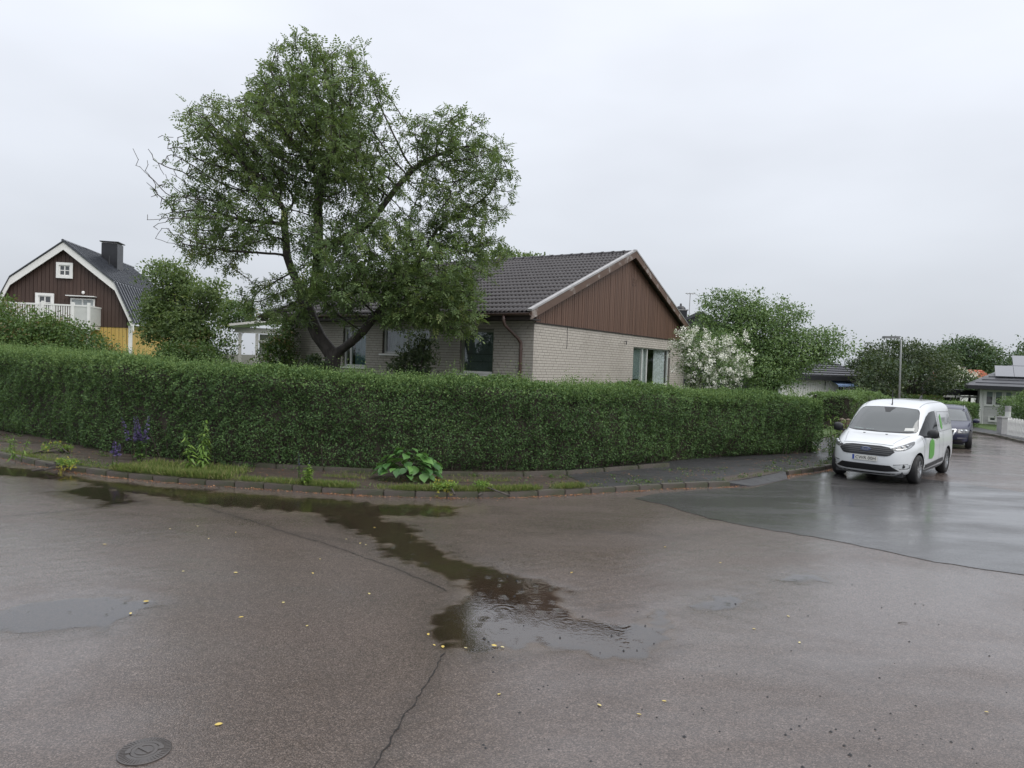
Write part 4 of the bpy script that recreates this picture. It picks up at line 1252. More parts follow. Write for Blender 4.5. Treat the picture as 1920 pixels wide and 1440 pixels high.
    spots.sort(key=lambda q: q[0] * 1.0 + q[1] * 0.25)
    for y, s in spots[:300]:
        link('tile', tm, roof, loc=(o3[0] + cu * s, o3[1] + y, o3[2] + su * s + random.uniform(-0.002, 0.003)))
    base = np.array([(p[0] - o3[0], p[1] - o3[1], p[2] - o3[2]) for p in tv])
    offs = np.array([(o3[0] + cu * s, o3[1] + y, o3[2] + su * s + random.uniform(-0.002, 0.003)) for y, s in spots[300:]])
    V = (base[None] + offs[:, None]).reshape(-1, 3)
    fq = np.array([q[::-1] for q in f])
    F = (fq[None] + (np.arange(len(offs)) * len(base))[:, None, None]).reshape(-1, 4)
    o = link('tile_rows', np_mesh('tile_rows', V, F, M_TILE, True, {'rnd': np.repeat(rng.random(len(offs)), len(base))}), roof)
    tag(o, kind='stuff')
    # plain far slope
    mb = MB()
    for r_ in range(rows):
        s0, s1 = r_ * ex, (r_ + 1) * ex
        P_ = lambda s, h: (W + fo - cu * s + su * h, ze + su * s + cu * h)
        (xa, za), (xb, zb_) = P_(s0 - 0.03, 0.05), P_(s1, 0.02)
        (xc, zc), (xd, zd) = P_(s1, 0.005), P_(s0 - 0.03, 0.005)
        mb.prism([(xa, y0 + 0.03, za), (xb, y0 + 0.03, zb_), (xc, y0 + 0.03, zc), (xd, y0 + 0.03, zd)], (0, y1 - y0 - 0.06, 0))
    mb.build('rear_slope', M_TILE, roof)
    # ridge tiles
    mb = MB()
    n = 9
    prof = [(0.145 * math.cos(math.pi * k / (n - 1)), 0.095 * math.sin(math.pi * k / (n - 1))) for k in range(n)]
    vv, ff = [], []
    for j, (yy, sc) in enumerate(((0, 1.12), (0.06, 1.12), (0.065, 1.0), (0.40, 0.96))):
        for x, z in prof: vv.append((x * sc, yy, z * sc))
    for j in range(3):
        for k in range(n - 1): ff.append((j * n + k, j * n + k + 1, (j + 1) * n + k + 1, (j + 1) * n + k))
    ff.append(tuple(range(n)))
    rm = MB().add(vv, ff).mesh('ridge_tile', True); rm.materials.append(M_TILE)
    y = y0 - 0.02
    while y < y1 - 0.2:
        link('ridge_tile', rm, roof, loc=(W / 2, y, zr - 0.01 + random.uniform(-0.004, 0.004)))
        y += 0.375
    # barge boards with metal capping
    for sg in (0, 1):
        X = (lambda x: x) if sg == 0 else (lambda x: W - x)
        yb = y0 - 0.028
        mb = MB().prism([(X(-fo - 0.03), yb, ze - 0.17), (X(-fo - 0.03), yb, ze + 0.035), (W / 2 + (0.0 if sg == 0 else 0.002), yb, zr + 0.045), (W / 2 + (0.0 if sg == 0 else 0.002), yb, zr - 0.16)], (0, 0.045, 0))
        mb.build('barge_board', M_BARGE, root)
        mb = MB().prism([(X(-fo - 0.05), yb - 0.012, ze + 0.036), (X(-fo - 0.05), yb - 0.012, ze + 0.085), (W / 2, yb - 0.012, zr + 0.098), (W / 2, yb - 0.012, zr + 0.048)], (0, 0.13, 0))
        mb.build('flashing', M_FLASH, root)
    # vertical gable boards
    MB().prism([(0.0, -0.016, zb + 0.004), (W, -0.016, zb + 0.004), (W, -0.016, zl(W) - 0.11), (W / 2, -0.016, zl(W / 2) - 0.11), (0.0, -0.016, zl(0) - 0.11)], (0, 0.2, 0)).build('gable_backing', M_DKWOOD, root)
    bw = 0.118
    n = int(W / bw); bw = W / n
    for i in range(n):
        a, b = i * bw + 0.008, (i + 1) * bw - 0.008
        za, zb2 = zl(a) - 0.115, zl(b) - 0.115
        lo = zb - 0.03 + random.uniform(-0.008, 0.004)
        if max(za, zb2) < lo + 0.05: continue
        d_ = -0.046 + random.uniform(-0.004, 0.004)
        if (a < W / 2) != (b < W / 2):
            poly = [(a, d_, lo), (b, d_, lo), (b, d_, zb2), (W / 2, d_, zl(W / 2) - 0.115), (a, d_, za)]
        else: poly = [(a, d_, lo), (b, d_, lo), (b, d_, zb2), (a, d_, za)]
        MB().prism(poly, (0, 0.028, 0)).build('gable_board', M_BOARD, root)
    MB().box((-0.02, -0.055, zb - 0.052), (W + 0.02, -0.015, zb - 0.034)).build('drip_rail', M_DKWOOD, root)
    # little vent and a hook on the gable
    mb = MB(); x, z, d_ = 5.95, 5.05, -0.056
    mb.box((x, d_, z), (x + 0.012, d_ + 0.01, z + 0.2)); mb.box((x + 0.25, d_, z), (x + 0.262, d_ + 0.01, z + 0.2)); mb.box((x, d_, z - 0.012), (x + 0.262, d_ + 0.01, z)); mb.box((x, d_, z + 0.2), (x + 0.262, d_ + 0.01, z + 0.212)); mb.box((x + 0.08, d_, z + 0.09), (x + 0.25, d_ + 0.01, z + 0.10))
    mb.build('vent_grille', M_BARGE, root)
    MB().tube([(5.58, -0.01, 3.22), (5.58, -0.07, 3.24), (5.58, -0.07, 3.12)], 0.014, 6).build('hook', M_BLACKM, root)
    MB().tube([(1.72, -0.018, 3.46), (1.73, -0.018, 3.0), (1.71, -0.018, 2.85)], 0.007, 5).build('cable', M_BLACKM, root)
    # eaves, gutter and down pipe
    MB().box((-fo + 0.03, y0 + 0.03, ze - 0.17), (-0.005, y1, ze - 0.135)).build('soffit', M_DKWOOD, root)
    MB().box((-fo - 0.005, y0 + 0.02, ze - 0.17), (-fo + 0.025, y1, ze - 0.02)).build('fascia', M_DKWOOD, root)
    prof = [(0.062 * math.cos(math.pi + math.pi * k / 8), 0.062 * math.sin(math.pi + math.pi * k / 8)) for k in range(9)]
    v, f = [], []
    for yy in (y0 - 0.02, y1):
        for x, z in prof: v.append((-fo - 0.07 + x, yy, ze - 0.015 + z))
        for x, z in prof[::-1]: v.append((-fo - 0.07 + x * 0.9, yy, ze - 0.012 + z * 0.9))
    for k in range(18): f.append((k, (k + 1) % 18, 18 + (k + 1) % 18, 18 + k))
    MB().add(v, f + [tuple(range(18))]).build('gutter', M_PIPE, root)
    dp = MB().tube([(-fo - 0.07, 0.52, ze - 0.06), (-fo - 0.07, 0.52, ze - 0.20), (-fo - 0.03, 0.51, ze - 0.30), (-0.16, 0.36, ze - 0.62), (-0.075, 0.33, ze - 0.72), (-0.07, 0.33, ze - 0.85), (-0.07, 0.33, 0.25)], 0.042, 10).build('down_pipe', M_PIPE, root, smooth=True)
    for z in (1.6, 2.75): MB().lathe([(0.05, z), (0.05, z + 0.035)], 10, 'z', (-0.07, 0.33, 0)).build('bracket', M_PIPE, dp)
    # windows
    w = window(root, MG, 6.30, 9.75, 1.80, 3.10, M_OFFWH, (7.28, 7.72), (), 0.07, 0.055)
    MB().box((6.36, 0.16, 2.02), (7.25, 0.165, 3.04)).build('blind', M_BLIND, w)
    curtain(w, MG, 7.22, 7.80, 1.84, 3.06, 0.175, M_CURT, 3, 0.02)
    curtain(w, MG, 8.62, 9.70, 1.84, 3.06, 0.20, M_CURT, 6, 0.03)
    w = window(root, MF, 1.20, 2.30, 2.10, 3.28, M_OLIVE, (), (), 0.07, 0.075, 0.09)
    MB().box((0.17, 1.26, 2.16), (0.176, 2.24, 3.22)).build('blind', M_DKBLIND, w)
    for z in (2.42, 2.62): MB().box((0.163, 1.27, z), (0.1695, 2.23, z + 0.012)).build('blind_rail', M_BLACKM, w)
    MB().box((0.066, 1.28, 2.105), (0.0695, 2.22, 2.17)).build('lower_frame', M_WHITE, w)
    w = window(root, MF, 3.36, 5.12, 2.56, 3.30, M_OFFWH, (4.24,), (), 0.07, 0.07, 0.09)
    curtain(w, MF, 3.45, 5.0, 2.6, 3.24, 0.2, M_DKBLIND, 8, 0.02)
    w = window(root, MF, 5.78, 6.74, 2.14, 3.34, M_OFFWH, (6.48,), (), 0.07, 0.07, 0.09)
    curtain(w, MF, 5.82, 6.40, 2.18, 3.28, 0.19, M_TEAL, 6, 0.02)
brick_house()

# ------------------------------------------------------------------ brown and yellow gambrel house
M_BRBOARD = woodmat('dark_brown_board', (0.036, 0.020, 0.015), (0.072, 0.042, 0.031), 0.6)
M_YELLOW = woodmat('yellow_board', (0.44, 0.29, 0.07), (0.58, 0.41, 0.13), 0.6)
M_SEAM = plain('dark_sheet_roof', (0.040, 0.045, 0.055), 0.28, 0.15, 1.5, Coat_Weight=0.6, Coat_Roughness=0.12)
def gambrel_house():
    Y = 36.0
    ap = AT(122, 456, Y)
    root = empty('gambrel_house', (ap.x, ap.y, 0.0), math.radians(12))
    tag(root, 'brown and yellow wooden house with white trimmed gambrel roof and balcony', 'house')
    za = ap.z
    bx, zbk = 2.42, AT(202, 531, 36.3).z
    ex_, ze = 3.38, AT(237, 609, 36.5).z
    D = 10.5
    M = lambda u, d, z: (u, d, z)
    prof = [(-ex_, ze), (-bx, zbk), (0, za), (bx, zbk), (ex_, ze)]
    def zl(x):
        x = abs(x)
        return za + (zbk - za) * x / bx if x < bx else zbk + (ze - zbk) * (x - bx) / (ex_ - bx)
    wx = 3.12
    MB().box((-wx, 0.14, 0), (wx, D, ze)).build('wall', M_MORTAR, root)
    zu = ze + 0.05
    # gable boards
    n = 34; bw = 2 * wx / n
    for i in range(n):
        a, b = -wx + i * bw + 0.008, -wx + (i + 1) * bw - 0.008
        top = sorted((zl(a), zl(b)))
        d_ = 0.07 + 0.012 * (i % 2)
        cols = [(a, d_, zu - 0.2), (b, d_, zu - 0.2), (b, d_, zl(b) - 0.1), (a, d_, zl(a) - 0.1)]
        MB().prism(cols, (0, 0.05, 0)).build('gable_board', M_BRBOARD, root)
    MB().prism([(-wx, 0.14, zu - 0.2)] + [(x, 0.14, zl(x) - 0.1) for x in (-wx, -bx, 0, bx, wx)] + [(wx, 0.14, zu - 0.2)], (0, 0.1, 0)).build('gable', M_BRBOARD, root)
    for i in range(n):
        a, b = -wx + i * bw + 0.01, -wx + (i + 1) * bw - 0.01
        MB().box((a, 0.10 + 0.01 * (i % 2), 0.4), (b, 0.138, zu - 0.2)).build('wall_board', M_YELLOW, root)
    m2 = int((D - 0.2) / 0.2)
    for i in range(m2):
        MB().box((wx + 0.003, 0.2 + i * 0.2 + 0.01, 0.4), (wx + 0.03 + 0.01 * (i % 2), 0.2 + (i + 1) * 0.2 - 0.01, ze - 0.03)).build('wall_board', M_YELLOW, root)
    for sg in (-1, 1):
        MB().box((sg * wx - 0.08, 0.055, 0.3), (sg * wx + 0.08, 0.20, ze - 0.03)).build('corner_board', M_WHITE, root)
    # white rakes
    for i in range(4):
        (xa, z_a), (xb, z_b) = prof[i], prof[i + 1]
        e_ = 0.36
        MB().prism([(xa, -0.22, z_a + 0.02), (xb, -0.22, z_b + 0.02), (xb, -0.22, z_b - e_), (xa, -0.22, z_a - (e_ * (0.9 if i in (0, 3) else 1.0)))], (0, 0.05 + 0.003 * i, 0)).build('rake_board', M_WHITE, root)
    roof = None
    for i in range(4):
        (xa, z_a), (xb, z_b) = prof[i], prof[i + 1]
        o = MB().prism([(xa, -0.28, z_a + 0.05), (xb, -0.28, z_b + 0.05), (xb, -0.28, z_b + 0.11 + 0.002 * i), (xa, -0.28, z_a + 0.11)], (0, D + 0.5, 0)).build('roof_slope', M_SEAM, root)
        if i > 1:
            n_ = Vector((-(z_b - z_a), 0, xb - xa)).normalized()
            if n_.z < 0: n_ = -n_
            d_ = Vector((xb - xa, 0, z_b - z_a))
            for k in range(23):
                y = -0.1 + k * 0.46
                c = Vector(((xa + xb) / 2, y, (z_a + z_b) / 2 + 0.11)) + n_ * 0.015
                MB().obox(c, d_ * 0.497, (0, 0.03, 0), n_ * 0.035).build('seam', M_SEAM, o)
    MB().tube([(0, -0.3, za + 0.11), (0, D + 0.3, za + 0.11)], 0.07, 8).build('ridge_cap', M_SEAM, root)
    ch = MB().box((0.28, 4.2, za - 1.2), (1.12, 5.2, za + 0.72)).build('chimney', M_BLACKM, root)
    MB().box((0.20, 4.12, za + 0.78), (1.20, 5.28, za + 0.83)).build('cap', M_BLACKM, ch)
    MB().box((0.34, 4.26, za + 0.721), (1.06, 5.14, za + 0.78)).build('flue', M_FLASH, ch)
    MB().tube([(0.95, 3.4, za - 0.62), (0.95, 3.4, za - 0.1)], 0.05, 8).build('vent_pipe', M_BLACKM, root)
    s = Y / F_PX
    X = lambda px: (px - 122) * s / 0.97
    Z = lambda py, px: AT(px, py, Y).z
    # windows on the gable
    window(root, lambda u, d, z: (u, d - 0.02, z), X(113), X(131), Z(517, 120), Z(497, 120), M_WHITE, ((X(113) + X(131)) / 2,), ((Z(517, 120) + Z(497, 120)) / 2,), 0.02, 0.05, pane_mat=M_DKG, trim=(0.13, M_WHITE))
    window(root, lambda u, d, z: (u, d - 0.02, z), X(80), X(101), Z(592, 90), Z(555, 90), M_WHITE, ((X(80) + X(101)) / 2,), (Z(568, 90), Z(580, 90)), 0.02, 0.05, pane_mat=M_DKG, trim=(0.13, M_WHITE))
    dr = window(root, lambda u, d, z: (u, d - 0.03, z), X(132), X(172), ze + 0.1, Z(559, 150), M_WHITE, ((X(132) + X(172)) / 2,), (Z(576, 150),), 0.02, 0.07, pane_mat=M_GLG, name='balcony_door')
    MB().box((X(128), -0.35, Z(556, 150)), (X(175), 0.06, Z(554.5, 150))).build('canopy', M_WHITE, dr)
    lamp = MB().lathe([(0.001, -0.09), (0.06, -0.06), (0.085, 0.0), (0.06, 0.06), (0.001, 0.09)], 12, 'z', (X(153), -0.02, Z(548, 153))).build('wall_lamp', M_WHITE, root, smooth=True)
    # balcony
    bz = ze - 0.15
    bal = MB().box((X(5), -1.6, bz - 0.18), (X(181), 0.05, bz)).build('balcony_floor', M_WHITE, root)
    top = bz + 1.0
    MB().box((X(5), -1.62, top - 0.08), (X(183), -1.54, top)).build('hand_rail', M_WHITE, bal)
    MB().box((X(181), -1.53, top - 0.08), (X(183), 0.05, top - 0.004)).build('hand_rail', M_WHITE, bal)
    k = X(6)
    while k < X(160):
        MB().box((k, -1.6, bz + 0.08), (k + 0.055, -1.565, top - 0.085)).build('baluster', M_WHITE, bal)
        k += 0.105
    MB().box((X(158), -1.6, bz + 0.02), (X(181), -1.565, top - 0.085)).build('privacy_panel', M_OFFWH, bal)
    MB().box((X(181.2), -1.5, bz + 0.02), (X(182.5), 0.0, top - 0.085)).build('privacy_panel', M_OFFWH, bal)
    for px in (6, 110, 157, 182):
        MB().box((X(px) - 0.06, -1.64, 0.3), (X(px) + 0.06, -1.52, top + 0.12)).build('post', M_WHITE, bal)
M_DKG = darkglass('dark_pane', (0.05, 0.055, 0.06))
M_GLG = plain('curtained_glass', (0.33, 0.36, 0.36), 0.06, 0.15, 3, Specular_IOR_Level=0.7)
gambrel_house()

# ------------------------------------------------------------------ white porch left of the brick house
def porch():
    Y = 24.5
    p0, p1 = AT(450, 640, Y), AT(545, 640, Y + 0.5)
    root = empty('porch', (p0.x, p0.y, 0.0), math.atan2(p1.y - p0.y, p1.x - p0.x))
    tag(root, 'white wooden porch overgrown by a climber at the brick house', 'porch')
    s = Y / F_PX
    zt = AT(450, 618, Y).z
    Lp = (p1 - p0).length
    for x in (0.0, 0.56, 1.15, 1.75):
        MB().box((x - 0.05, -0.05, 0.1), (x + 0.05, 0.05, zt - 0.12)).build('post', M_WHITE, root)
    MB().box((-0.18, -0.06, zt - 0.11), (Lp, 0.06, zt + 0.08)).build('beam', M_WHITE, root)
    MB().prism([(-0.35, -0.35, zt + 0.10), (Lp, -0.35, zt + 0.42), (Lp, -0.35, zt + 0.50), (-0.35, -0.35, zt + 0.18)], (0, 2.4, 0)).build('roof', M_WHITE, root)
    for i in range(3):
        MB().box((0.58 + 0.59 * i, -0.02, zt - 0.42), (1.08 + 0.59 * i, 0.02, zt - 0.34)).build('glazing_bar', M_WHITE, root)
    MB().box((0.62, 0.5, zt - 0.9), (Lp, 0.52, zt - 0.12)).build('screen', M_OFFWH, root)
    MB().box((0.05, -0.03, 0.9), (0.5, 0.03, 1.9)).build('panel', M_OFFWH, root)
    MB().box((-1.4, -0.03, 1.0), (-0.1, 0.03, 2.05)).build('panel', M_OFFWH, root)
porch()

# ------------------------------------------------------------------ houses farther off
M_SLATE = plain('slate_roof', (0.055, 0.057, 0.065), 0.4, 0.2, 2)
M_WHBOARD = plain('white_board', (0.66, 0.66, 0.64), 0.6, 0.06)
M_GREYB = plain('grey_board', (0.52, 0.52, 0.51), 0.6, 0.07)
M_REDTILE = plain('red_tile', (0.36, 0.105, 0.055), 0.6, 0.25, 5)
M_BLUEAWN = plain('blue_awning', (0.20, 0.29, 0.46), 0.7, 0.08)
M_SOLAR = plain('solar_panel', (0.10, 0.105, 0.125), 0.12, 0.05, 1, Coat_Weight=0.8, Coat_Roughness=0.05)
def black_house():
    Y = 47
    a = AT(1312, 583, Y)
    root = empty('black_house', (a.x, a.y, gz(a.x, a.y)), math.radians(-8))
    tag(root, 'dark house with chimney peeping out between gable and light green tree', 'house')
    z0 = gz(a.x, a.y)
    za = a.z - z0
    MB().box((-3.6, 0.3, 0), (4.2, 9, za - 1.9)).build('wall', M_BLACKM, root)
    MB().prism([(-4.0, 0, za - 2.0), (0, 0, za), (4.6, 0, za - 2.3), (4.6, 0, za - 2.5), (0, 0, za - 0.22), (-4.0, 0, za - 2.2)], (0, 9.5, 0)).build('roof', M_SLATE, root)
    MB().prism([(-3.6, 0.2, za - 1.95), (0, 0.2, za - 0.2), (4.2, 0.2, za - 2.2)], (0, 0.1, 0)).build('gable', M_BLACKM, root)
    p = AT(1283, 590, Y)
    x = (p.x - a.x) * 1.0
    zc = AT(1283, 577, Y).z - z0
    ch = MB().box((x - 0.42, 2.0, za - 2.5), (x + 0.42, 2.9, zc)).build('chimney', M_BLACKM, root)
    MB().box((x - 0.50, 1.95, zc + 0.001), (x + 0.50, 2.95, zc + 0.06)).build('cap', M_FLASH, ch)
    MB().lathe([(0.36, zc + 0.061), (0.34, zc + 0.2), (0.2, zc + 0.32), (0.08, zc + 0.34), (0.07, zc + 0.5), (0.001, zc + 0.52)], 12, 'z', (x, 2.4, 0)).build('cowl', M_BLACKM, ch, smooth=True)
    xm = (AT(1297, 560, Y).x - a.x)
    zt = AT(1298, 546, Y).z - z0
    an = MB().tube([(xm, 1.2, za - 1.5), (xm + 0.03, 1.2, zt)], 0.025, 6).build('antenna_mast', M_FLASH, root)
    for k in range(7): MB().tube([(xm - 0.22 + k * 0.09, 0.9, zt - 0.02 - 0.03 * (k % 2)), (xm - 0.22 + k * 0.09, 1.5, zt - 0.02 - 0.03 * (k % 2))], 0.018, 5).build('antenna_rod', M_FLASH, an)
    MB().tube([(xm - 0.3, 1.2, zt - 0.03), (xm + 0.4, 1.2, zt - 0.03)], 0.02, 5).build('antenna_boom', M_FLASH, an)
black_house()
def white_house():
    Y = 46
    a, b = AT(1522, 740, Y), AT(1612, 740, Y + 1.5)
    z0 = gz(a.x, a.y)
    root = empty('white_house', (a.x, a.y, z0), math.atan2(b.y - a.y, b.x - a.x))
    tag(root, 'white boarded house with slate grey roof and blue awning', 'house')
    Lw = (b - a).length
    ze = AT(1560, 708, Y).z - z0
    zr = AT(1580, 670, Y + 5).z - z0
    s = Lw / 90.0
    U = lambda px: (px - 1522) * s
    M = lambda u, d, z: (u, d, z)
    MB().box((-2.5, 0.05, 0), (Lw + 0.1, 8, ze - 0.01)).build('wall', M_WHBOARD, root)
    k = -2.5
    while k < Lw:
        MB().box((k, 0.02, 0.2), (k + 0.09, 0.049, ze - 0.02)).build('wall_board', M_WHBOARD, root)
        k += 0.2
    roof = MB().prism([(-3, -0.6, ze - 0.02), (-3, -0.6, ze + 0.12), (-3, 4.2, zr), (-3, 9, ze + 0.12), (-3, 9, ze - 0.02)], (Lw + 3.4, 0, 0)).build('roof', M_SLATE, root)
    n = 9
    for i in range(n):
        t0 = i / n
        y = -0.6 + 4.8 * t0; z = ze + 0.12 + (zr - ze - 0.12) * t0
        MB().box((-2.98, y, z + 0.02), (Lw + 0.38, y + 0.5, z + 0.05 + 0.02)).build('tile_course', M_SLATE, roof)
    MB().box((-3, -0.64, ze - 0.2), (Lw + 0.4, -0.61, ze + 0.1)).build('fascia', M_BLACKM, root)
    zz = lambda py: AT(1570, py, Y).z - z0
    for u0, u1, t, bo in ((U(1544), U(1547.5), 715, 733), (U(1584), U(1588), 724, 738)):
        window(root, M, u0, u1, zz(bo), zz(t), M_WHITE, depth=-0.01, fw=0.03, pane_mat=M_DKG)
    window(root, M, U(1570), U(1581), zz(738), zz(722), M_WHITE, ((U(1575.5)),), (), -0.01, 0.04, pane_mat=M_DKG)
    MB().prism([(U(1554), 0.0, zz(713)), (U(1554), -0.75, zz(722)), (U(1554), -0.75, zz(725)), (U(1554), -0.72, zz(721.5)), (U(1554), 0.0, zz(714))], (U(1590) - U(1554), 0, 0)).build('awning', M_BLUEAWN, root)
    MB().box((U(1532), -1.3, zz(741)), (U(1548), -1.24, zz(734))).build('rail', M_WHITE, root)
white_house()
def red_house():
    Y = 74
    a = AT(1790, 716, Y)
    z0 = gz(a.x, a.y)
    root = empty('red_roof_house', (a.x, a.y, z0), 0.0)
    tag(root, 'house with red tiled roof and brick chimney beyond the carport', 'house')
    s = Y / F_PX
    zr, ze = AT(1830, 693, Y).z - z0, AT(1830, 718, Y).z - z0
    roof = MB().prism([(0, -0.3, ze), (0, 3.0, zr), (0, 6.3, ze)], (85 * s, 0, 0)).build('roof', M_REDTILE, root)
    for i in range(8):
        t = i / 8
        MB().box((0.0, -0.33 + 3.3 * t, ze + (zr - ze) * t + 0.01), (85 * s - 0.01, -0.33 + 3.3 * (t + 0.125) + 0.05, ze + (zr - ze) * t + 0.09)).build('tile_course', M_REDTILE, roof)
    MB().box((0.4, 0.2, 0), (84 * s, 6, ze - 0.01)).build('wall', M_WHBOARD, root)
    x = (1814 - 1790) * s
    ch = MB().box((x, 2.2, zr - 0.9), (x + 1.15, 2.9, zr + 0.22)).build('chimney', M_REDTILE, root)
    MB().box((x - 0.1, 2.1, zr + 0.225), (x + 1.25, 3.0, zr + 0.34)).build('cap', M_BLACKM, ch)
red_house()
def grey_house():
    g = G(1836, 797)
    rz = math.radians(-32)
    Y = g.y
    s = Y / F_PX
    z0 = gz(g.x, g.y)
    root = empty('grey_house', (g.x, g.y, z0), rz)
    tag(root, 'grey boarded house with solar panels on its hipped roof', 'house')
    zz = lambda py, px=1870: AT(px, py, Y).z - z0
    ze = zz(725)
    U = lambda px: (px - 1836) * s / 1.21
    M = lambda u, d, z: (u, d, z)
    MB().box((0, 0.06, -0.3), (13, 9, ze)).build('wall', M_GREYB, root)
    z = 0.35
    while z < ze - 0.1:
        MB().box((0.001, 0.035, z + 0.008), (13, 0.059, z + 0.165)).build('wall_board', M_GREYB, root)
        z += 0.175
    MB().box((-0.06, 0.0, -0.2), (0.10, 0.10, ze - 0.01)).build('corner_board', M_WHITE, root)
    ov = 0.75
    rz_ = 3.2
    roof = MB().add([(-ov, -ov, ze), (13 + ov, -ov, ze), (13 + ov, 9 + ov, ze), (-ov, 9 + ov, ze), (3.6, 4.5, ze + 2.45), (9, 4.5, ze + 2.45)],
                    [(0, 1, 5, 4), (1, 2, 5), (2, 3, 4, 5), (3, 0, 4), (3, 2, 1, 0)]).build('roof', M_SLATE, root)
    P = lambda u, t, h=0.04: Vector((u, -ov + t * (4.5 + ov), ze + 2.45 * t + h))
    for i in range(12):
        t0, t1 = i / 12, (i + 1) / 12
        xa = -ov + (3.6 + ov) * t0 + 0.05
        MB().add([P(xa, t0, 0.06), P(13, t0, 0.06), P(13, t1, 0.015), P(xa, t1, 0.015), P(xa, t0, 0.0), P(13, t0, 0.0)], [(0, 1, 2, 3), (4, 5, 1, 0)]).build('tile_course', M_SLATE, roof)
    for c in range(7):
        for r_ in range(2):
            t0, t1 = 0.22 + r_ * 0.3, 0.22 + (r_ + 1) * 0.3 - 0.01
            x0 = 0.75 + c * 1.02 + r_ * 1.02
            q = [P(x0, t0, 0.16), P(x0 + 1.0, t0, 0.16), P(x0 + 1.0, t1, 0.16), P(x0, t1, 0.16)]
            MB().prism(q, (0, 0.02, -0.04)).build('solar_panel', M_SOLAR, roof)
    MB().box((-ov, -ov - 0.03, ze - 0.19), (13 + ov, -ov - 0.002, ze + 0.05)).build('fascia', M_BLACKM, root)
    MB().box((-ov + 0.01, -ov, ze - 0.1), (13, -0.002, ze - 0.06)).build('soffit', M_BLACKM, root)
    MB().box((-ov - 0.03, -ov, ze - 0.19), (-ov - 0.002, 9, ze + 0.05)).build('fascia', M_BLACKM, root)
    for p in (1845, 1862, 1880.5, 1899, 1917):
        w = window(root, M, U(p), U(p + 15), zz(760), zz(733), M_WHITE, (), (), -0.02, 0.06, pane_mat=M_DKG, trim=(0.07, M_WHITE))
        MB().box((U(p) + 0.07, -0.012, zz(744)), (U(p + 15) - 0.07, 0.003, zz(734.5))).build('blind', M_BLIND, w)
    window(root, M, U(1854), U(1866), zz(789), zz(782), M_WHITE, (), (), 0.0, 0.05, pane_mat=M_DKG, trim=(0.06, M_WHITE))
    MB().tube([(U(1841), -0.03, ze - 0.02), (U(1841), -0.03, 0.0)], 0.04, 8).build('down_pipe', M_WHITE, root)
grey_house()
def carport():
    Y = 50
    a, b = AT(1752, 770, Y), AT(1838, 775, Y)
    z0 = gz(a.x, a.y)
    root = empty('carport', (a.x, a.y, z0), math.radians(4))
    tag(root, 'dark open carport with flat roof and pale beam', 'carport')
    s = Y / F_PX
    zz = lambda py: AT(1800, py, Y).z - z0
    Lc = (b - a).length
    MB().box((0, 0, zz(741)), (Lc, 5.5, zz(731))).build('roof', M_BLACKM, root)
    MB().box((0.6, -0.05, zz(745.5)), (Lc - 0.1, -0.005, zz(742))).build('beam', M_WHITE, root)
    MB().box((0, 5.3, 0), (Lc, 5.45, zz(742))).build('back_wall', M_BLACKM, root)
    MB().box((0, 0.4, 0), (Lc, 0.5, zz(757))).build('front_panel', M_BLACKM, root)
    for k in (0.05, 0.9, 1.75, 2.6, Lc - 0.1): MB().box((k, 0.0, 0), (k + 0.12, 0.12, zz(741.5))).build('post', M_BLACKM, root)
    for k in range(6): MB().box((0.5 + 0.5 * k, 1.5 + 0.3 * (k % 3), zz(758)), (0.85 + 0.5 * k, 1.56 + 0.3 * (k % 3), zz(752 + 2 * (k % 3)))).build('shelf_board', M_FLASH, root)
carport()

# ------------------------------------------------------------------ street furniture and fences
M_GALV = plain('galvanised_steel', (0.46, 0.47, 0.48), 0.5, 0.12, 3, Metallic=0.15)
def street_lamp():
    Y = 39
    p = AT(1687, 745, Y)
    z0 = gz(p.x, p.y)
    root = empty('street_lamp', (p.x, p.y, z0))
    tag(root, 'slim grey street lamp with short arm behind the white van', 'street lamp')
    zt = AT(1690, 633, Y).z - z0
    dx = AT(1690, 633, Y).x - p.x
    MB().tube([(0, 0, -0.1), (dx * .25, 0, 1.5)], 0.06, 10).build('base_pole', M_GALV, root, smooth=True)
    MB().tube([(dx * .25, 0, 1.5), (dx, 0, zt - 0.25), (dx - 0.06, 0, zt - 0.06), (dx - 0.22, 0, zt)], [0.048, 0.044, 0.044, 0.044], 10).build('pole', M_GALV, root, smooth=True)
    hd = MB().obox((dx - 0.58, 0, zt + 0.0), (0.42, 0, 0.01), (0, 0.14, 0), (0, 0, 0.06)).build('lamp_head', plain('lamp_grey', (0.16, 0.165, 0.17), 0.5), root)
    MB().obox((dx - 0.62, 0, zt - 0.05), (0.28, 0, 0.007), (0, 0.09, 0), (0, 0, 0.006)).build('diffuser', M_OFFWH, hd)
street_lamp()
M_PILL = plain('pillar_render', (0.30, 0.30, 0.30), 0.7, 0.15, 5)
